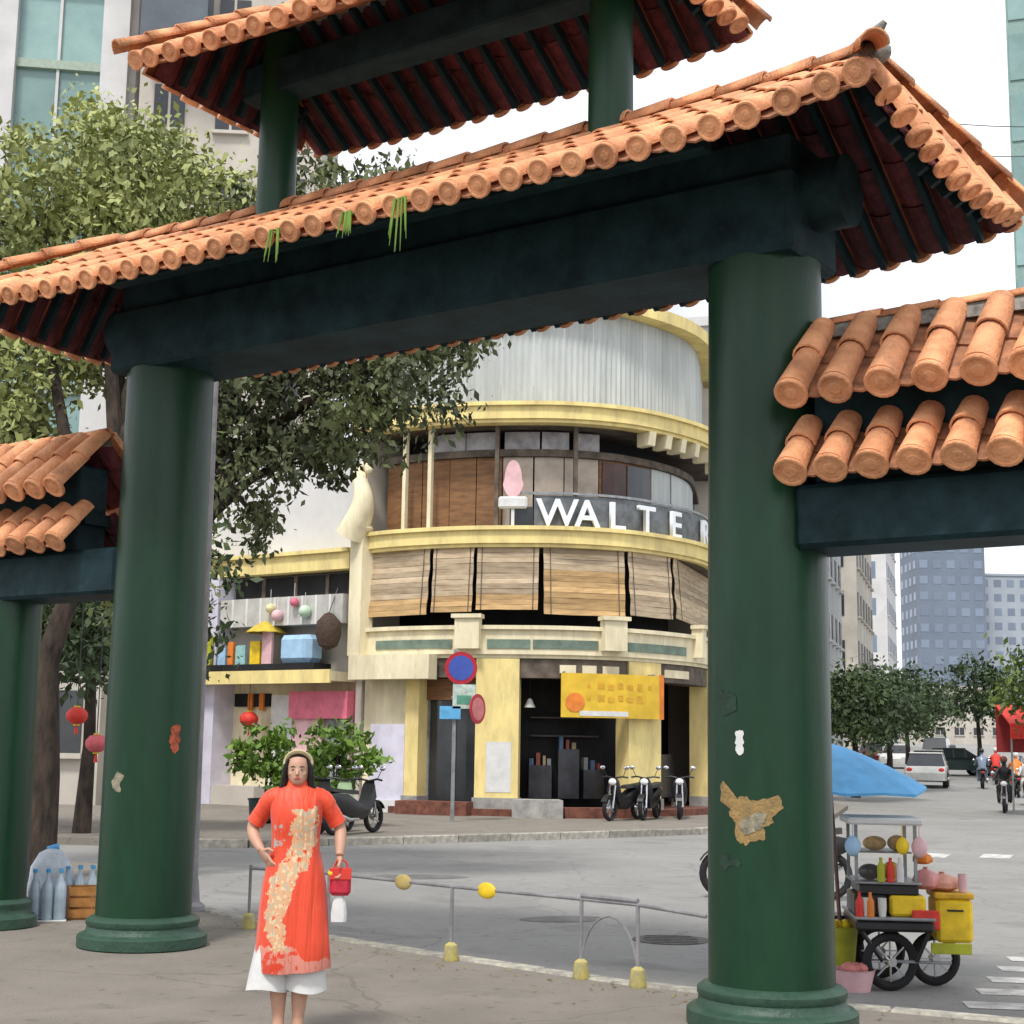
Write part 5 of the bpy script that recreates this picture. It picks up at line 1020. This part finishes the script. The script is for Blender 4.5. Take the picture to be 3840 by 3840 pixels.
mpf = N.new('ShaderNodeMapping'); mpf.inputs['Scale'].default_value = (17, 9, 1.1); L.new(tc.outputs['Object'], mpf.inputs[0]); nf = N.new('ShaderNodeTexNoise'); nf.inputs['Scale'].default_value = 1.0; nf.inputs['Detail'].default_value = 3; nf.inputs['Distortion'].default_value = 0.6; L.new(mpf.outputs[0], nf.inputs['Vector'])
bpf = N.new('ShaderNodeBump'); bpf.inputs['Strength'].default_value = 0.9; bpf.inputs['Distance'].default_value = 0.035; L.new(nf.outputs['Fac'], bpf.inputs['Height']); L.new(bpf.outputs[0], b.inputs['Normal'])
MATS['tunic'] = md
tn = MB(); rr = []
for zz, cx_, rx, ry, cy in ((0.395, 0.012, 0.215, 0.145, -0.015), (0.40, 0.012, 0.217, 0.147, -0.015), (0.55, 0.008, 0.207, 0.142, -0.013), (0.72, 0.002, 0.194, 0.132, -0.01), (0.86, 0, 0.180, 0.128, -0.004), (0.96, 0, 0.160, 0.118, 0), (1.06, 0, 0.138, 0.100, 0), (1.14, 0, 0.138, 0.103, -0.004), (1.22, 0, 0.146, 0.112, -0.012), (1.30, 0, 0.154, 0.105, -0.004), (1.355, 0, 0.150, 0.088, 0.008), (1.385, 0, 0.125, 0.074, 0.012), (1.405, 0, 0.072, 0.066, 0.012), (1.43, 0, 0.060, 0.060, 0.008), (1.452, 0, 0.056, 0.056, 0.004)):
    rr.append([(cx_ + rx * math.cos(a) * (1 + (0.05 * math.sin(7 * a + zz * 9) + 0.035 * math.sin(4 * a - zz * 5)) * max(0, 1.05 - zz)), cy + ry * math.sin(a) * (1 + (0.12 * math.sin(6 * a + 1) + 0.06 * math.sin(11 * a + zz * 6)) * max(0, 1.05 - zz)), zz + (0.02 * math.sin(a * 1 + 0.6) if zz < 0.41 else 0)) for a in np.linspace(0, 2 * math.pi, 48, endpoint=False)])
inner = [[(x * 0.985, y * 0.98, z + 0.001) for x, y, z in g] for g in rr]
tn.loft(rr[::-1] + inner, False, False); tn.build('tunic', md, pw, True)
for s, pts in ((-1, [(-0.095, 0.012, 1.335), (-0.148, 0.015, 1.322), (-0.185, 0.03, 1.272), (-0.214, 0.045, 1.228), (-0.238, 0.052, 1.19)]), (1, [(0.095, 0.012, 1.335), (0.148, 0.015, 1.322), (0.185, 0.03, 1.272), (0.213, 0.042, 1.228), (0.236, 0.048, 1.19)])):
    P = [Vector(q) for q in pts]; Q = [P[0] * 2 - P[1]] + P + [P[-1] * 2 - P[-2]]; out = []; rr = []; rads = [0.068, 0.060, 0.052, 0.051, 0.052]
    for i in range(1, len(Q) - 2):
        a, b_, c, d = Q[i - 1:i + 3]
        for k in range(5):
            t = k / 5; out.append(0.5 * ((2 * b_) + (c - a) * t + (2 * a - 5 * b_ + 4 * c - d) * t * t + (3 * b_ - a - 3 * c + d) * t ** 3)); rr.append((rads[i - 1] * (1 - t) + rads[i] * t) * (1 + 0.035 * math.sin(2.6 * len(rr))))
    MB().tube(out + [P[-1]], rr + [rads[-1]], 20).build('sleeve', md, pw, True)
# trousers: wide white legs
for s in (-1, 1):
    rr = []
    for t_, (zz, cx_, rx, ry) in enumerate(((0.88, 0.075, 0.085, 0.085), (0.7, 0.078, 0.088, 0.088), (0.5, 0.085, 0.098, 0.095), (0.36, 0.092, 0.114, 0.105), (0.275, 0.098, 0.124, 0.112))):
        ox = -0.045 if s < 0 else -0.02
        rr.append([(s * cx_ + ox * (1 - zz) + rx * math.cos(a) * (1 + 0.05 * math.sin(6 * a + t_) * (1 - zz)), ry * math.sin(a) * (1 + 0.05 * math.sin(5 * a) * (1 - zz)), zz + (0.012 * math.sin(2 * a + s) if zz < 0.3 else 0)) for a in np.linspace(0, 2 * math.pi, 32, endpoint=False)])
    inn = [[(q[0] * 0.99 + 0.0008, q[1] * 0.98, q[2]) for q in g] for g in rr[::-1]]; MB().loft(rr + inn, False, False).build('trouser_leg', M_cloth, pw, True)
for s, x in ((-1, -0.066), (1, 0.05)):
    sh = MB(); sh.loft([[(x + w * math.cos(a), yy + 0.0, z0 + h * max(0, math.sin(a))) for a in np.linspace(0, 2 * math.pi, 16, endpoint=False)] for yy, w, h, z0 in ((0.055, 0.026, 0.05, 0.004), (0.03, 0.036, 0.075, 0.004), (-0.03, 0.036, 0.055, 0.004), (-0.09, 0.042, 0.042, 0.004), (-0.135, 0.036, 0.030, 0.004), (-0.155, 0.015, 0.018, 0.004))]); sh.build('shoe', M_stone2, pw, True)
# bag held in her left hand
hbg = thing('handbag', 'small red handbag with white cloth hanging from the hand of the woman', 'handbag', (-1.21, 8.86, 0), R(4))
MB().bevbox(0.205, 0.325, -0.105, -0.045, 0.80, 0.955, 0.02).build('bag_body', mat('bag_red', (0.5, 0.02, 0.045), 0.5, 0.15, 20), hbg); MB().bevbox(0.203, 0.327, -0.11, -0.104, 0.89, 0.955, 0.002).build('bag_flap', M_red, hbg)
MB().tube([(0.225, -0.075, 0.95), (0.24, -0.075, 0.99), (0.268, -0.075, 1.0), (0.295, -0.075, 0.985), (0.305, -0.075, 0.95)], 0.006, 6).build('bag_strap', M_red, hbg, True)
m = MB(); rr = [[(0.262 + w * math.cos(a) * (1 + 0.15 * math.sin(4 * a)), -0.075 + w * 0.4 * math.sin(a), z) for a in np.linspace(0, 2 * math.pi, 16, endpoint=False)] for z, w in ((0.80, 0.02), (0.76, 0.035), (0.70, 0.042), (0.655, 0.04))]; m.loft(rr); m.build('white_cloth', M_cloth, hbg, True)
MB().ell((0.212, -0.10, 0.925), (0.018, 0.012, 0.02), 10, 6).build('clasp', M_yellow, hbg, True)

# ================================================================== BACKGROUND BUILDINGS
def block(name, lab, x, y, rot, w, d, h, nx, nz_, wallm, winm, ww=0.62, wh=0.55, z0=None, side=True, sill=True, base=3.5):
    t = thing(name, lab, 'building', (x, y, 0), rot); z0 = -1.0 if z0 is None else z0
    MB().box(-w / 2, w / 2, 0, d, z0, h).build('wall', wallm, t); MB().box(-w / 2 - 0.25, w / 2 + 0.25, -0.25, d + 0.25, h + 0.002, h + 0.5).build('parapet', wallm, t)
    cw = w / nx; ch = (h - base) / nz_
    pane = MB().box(-cw * ww / 2, cw * ww / 2, -0.06, 0.02, 0, ch * wh).mesh('window', winm); si = MB().box(-cw * ww / 2 - 0.1, cw * ww / 2 + 0.1, -0.22, 0, -0.14, -0.003).mesh('sill', wallm); fr = MB().box(-0.05, 0.05, -0.10, -0.061, 0, ch * wh).mesh('mullion', wallm)
    for i in range(nx):
        for k in range(nz_):
            o = inst('window', pane, t, Matrix.Translation((-w / 2 + cw * (i + 0.5), 0, base + ch * (k + 0.22))))
            if sill: inst('sill', si, o, Matrix.Identity(4)); inst('mullion', fr, o, Matrix.Identity(4))
    if side:
        nd = max(1, int(d / cw)); cd = d / nd
        for s in (-1, 1):
            for i in range(min(nd, 4)):
                for k in range(nz_): inst('window', pane, t, Matrix.Translation((s * w / 2, cd * (i + 0.5), base + ch * (k + 0.22))) @ Matrix.Rotation(s * R(90), 4, 'Z'))
    return t
# left: pale tower with teal glazing
tw = thing('glass_tower', 'tall pale tower with teal glass bays at the top left', 'building', (-21.5, 60, 0), R(8))
MB().box(-14, 5.2, 0.6, 18, -1, 58).build('wall', M_stone2, tw)
for i, x in enumerate((-13.5, -9.0, -4.6, -0.2, 4.4)): MB().box(x - 0.55, x + 0.55, -0.3, 0.6, -1, 58).build('fin', M_stone2, tw)
for k in range(16):
    z = 2 + k * 3.5
    MB().box(0.35, 3.85, 0.2, 0.598, z, z + 3.1).build('glass_bay', M_teal, tw); MB().box(0.35, 3.85, -0.02, 0.598, z + 3.102, z + 3.49).build('spandrel', mat('spandrel_green', (0.34, 0.42, 0.34), 0.6, 0.1), tw)
    MB().box(2.0, 2.12, 0.05, 0.199, z, z + 3.1).build('mullion', M_stone2, tw)
    MB().box(-4.05, -0.75, -1.0, 0.598, z, z + 1.15).build('balcony', M_stone2, tw); MB().box(-4.05, -0.75, 0.3, 0.598, z + 1.152, z + 3.4).build('loggia_glass', M_glass, tw)
    MB().box(-8.4, -5.2, 0.3, 0.598, z + 0.8, z + 2.8).build('window', M_teal, tw)
bb = block('beige_block', 'pale beige apartment block behind the upper gate roof', -11.6, 58, R(4), 7.4, 12, 44, 3, 11, M_stone, M_glass, 0.5, 0.5, base=2.5, side=False)
MB().box(-3.5, -0.9, -1.6, 0, 29.0, 34).build('dark_bay', mat('bay_slate', (0.09, 0.11, 0.13), 0.4, 0.2, 0.5), bb)
# left street level behind the columns
block('low_shop_row', 'low grey shop row far left behind the gate', -16.5, 40, R(-6), 12, 8, 7, 5, 2, M_stone, M_glass, 0.6, 0.5, base=0.6, side=False)
# right street
SD = math.atan(0.29)
block('white_block', 'white apartment block right of the right column, nearest', 17.8, 84, R(73), 15, 9, 24, 6, 6, M_stone2, M_glass, 0.45, 0.45)
block('cream_block', 'cream tall apartment block beside the grey blue tower', 28.2, 120, R(73), 18, 10, 29, 6, 7, M_stone, M_glass, 0.5, 0.5)
block('white_block', 'far white block left of the grey blue tower', 44.2, 175, R(73), 20, 12, 40, 6, 9, M_stone2, M_bluegl, 0.5, 0.45)
block('blue_tower', 'grey blue high rise tower far up the street', 96.5, 330, R(0), 15, 14, 62, 5, 16, M_tower, M_bluegl, 0.6, 0.5, sill=False, base=6)
block('pale_tower', 'lower pale blue tower right of the high rise', 111.5, 345, R(0), 15, 14, 42, 5, 11, mat('tower_pale', (0.36, 0.40, 0.45), 0.6, 0.1, 0.1), M_bluegl, 0.55, 0.5, sill=False, base=6)
block('low_block', 'low beige block closing the far street', 66, 250, R(-10), 30, 12, 12, 10, 3, M_stone, M_glass, 0.5, 0.45, base=4)
tt = thing('teal_tower', 'teal glazed tower at the right edge above the side roof', 'building', (31.7, 74, 0), -R(18.9))
MB().box(-6, 6, 0, 12, -1, 55).build('wall', mat('teal_frame', (0.22, 0.33, 0.30), 0.6, 0.1), tt)
for k in range(15):
    for i in range(4): MB().box(-5.9 + i * 3.0, -3.15 + i * 3.0, -0.08, 0.0, 3 + k * 3.4, 5.6 + k * 3.4).build('window', M_teal, tt)
aw = thing('red_awning', 'red shop awning at the right edge of the street', 'awning', (15.95, 47.0, 0), R(0)); 
aw.rotation_euler = (0, 0, 0)
m = MB(); m.loft([[(-0.95, 0.0, 3.15), (1.3, 0.0, 3.15), (1.3, -1.3, 2.55), (-0.95, -1.3, 2.55)], [(-0.95, 0.0, 3.10), (1.3, 0.0, 3.10), (1.3, -1.3, 2.5), (-0.95, -1.3, 2.5)]]); m.build('awning_top', M_red, aw)
for k in range(7): MB().box(-0.95 + k * 0.321, -0.95 + k * 0.321 + 0.315, -1.33, -1.305, 2.1, 2.56).build('valance', M_red, aw)
for x in (-0.9, 1.25): MB().tube([(x, -1.25, ROAD_Z), (x, -1.25, 2.55)], 0.03, 8).build('awning_post', M_steel, aw)
MB().box(-0.95, 1.3, -0.02, 0.02, 1.7, 3.1).build('awning_back', mat('dark_red', (0.25, 0.02, 0.02), 0.7), aw)
# overhead cables, top right
for i, (a, b, lab) in enumerate([((6.5, 30, 15.05), (16, 34, 16.9), 'upper thin overhead cable against the white sky'), ((6.2, 30, 14.35), (16, 34, 16.2), 'lower thin overhead cable against the white sky')]):
    a, b = Vector(a), Vector(b); m = MB().tube([a.lerp(b, k / 12) + Vector((0, 0, -0.5 * (1 - (2 * k / 12 - 1) ** 2))) for k in range(13)], 0.012, 6); tag(m.build('overhead_cable', mat('cable', (0.12, 0.12, 0.13), 0.7)), lab, 'cable', 'overhead cables')
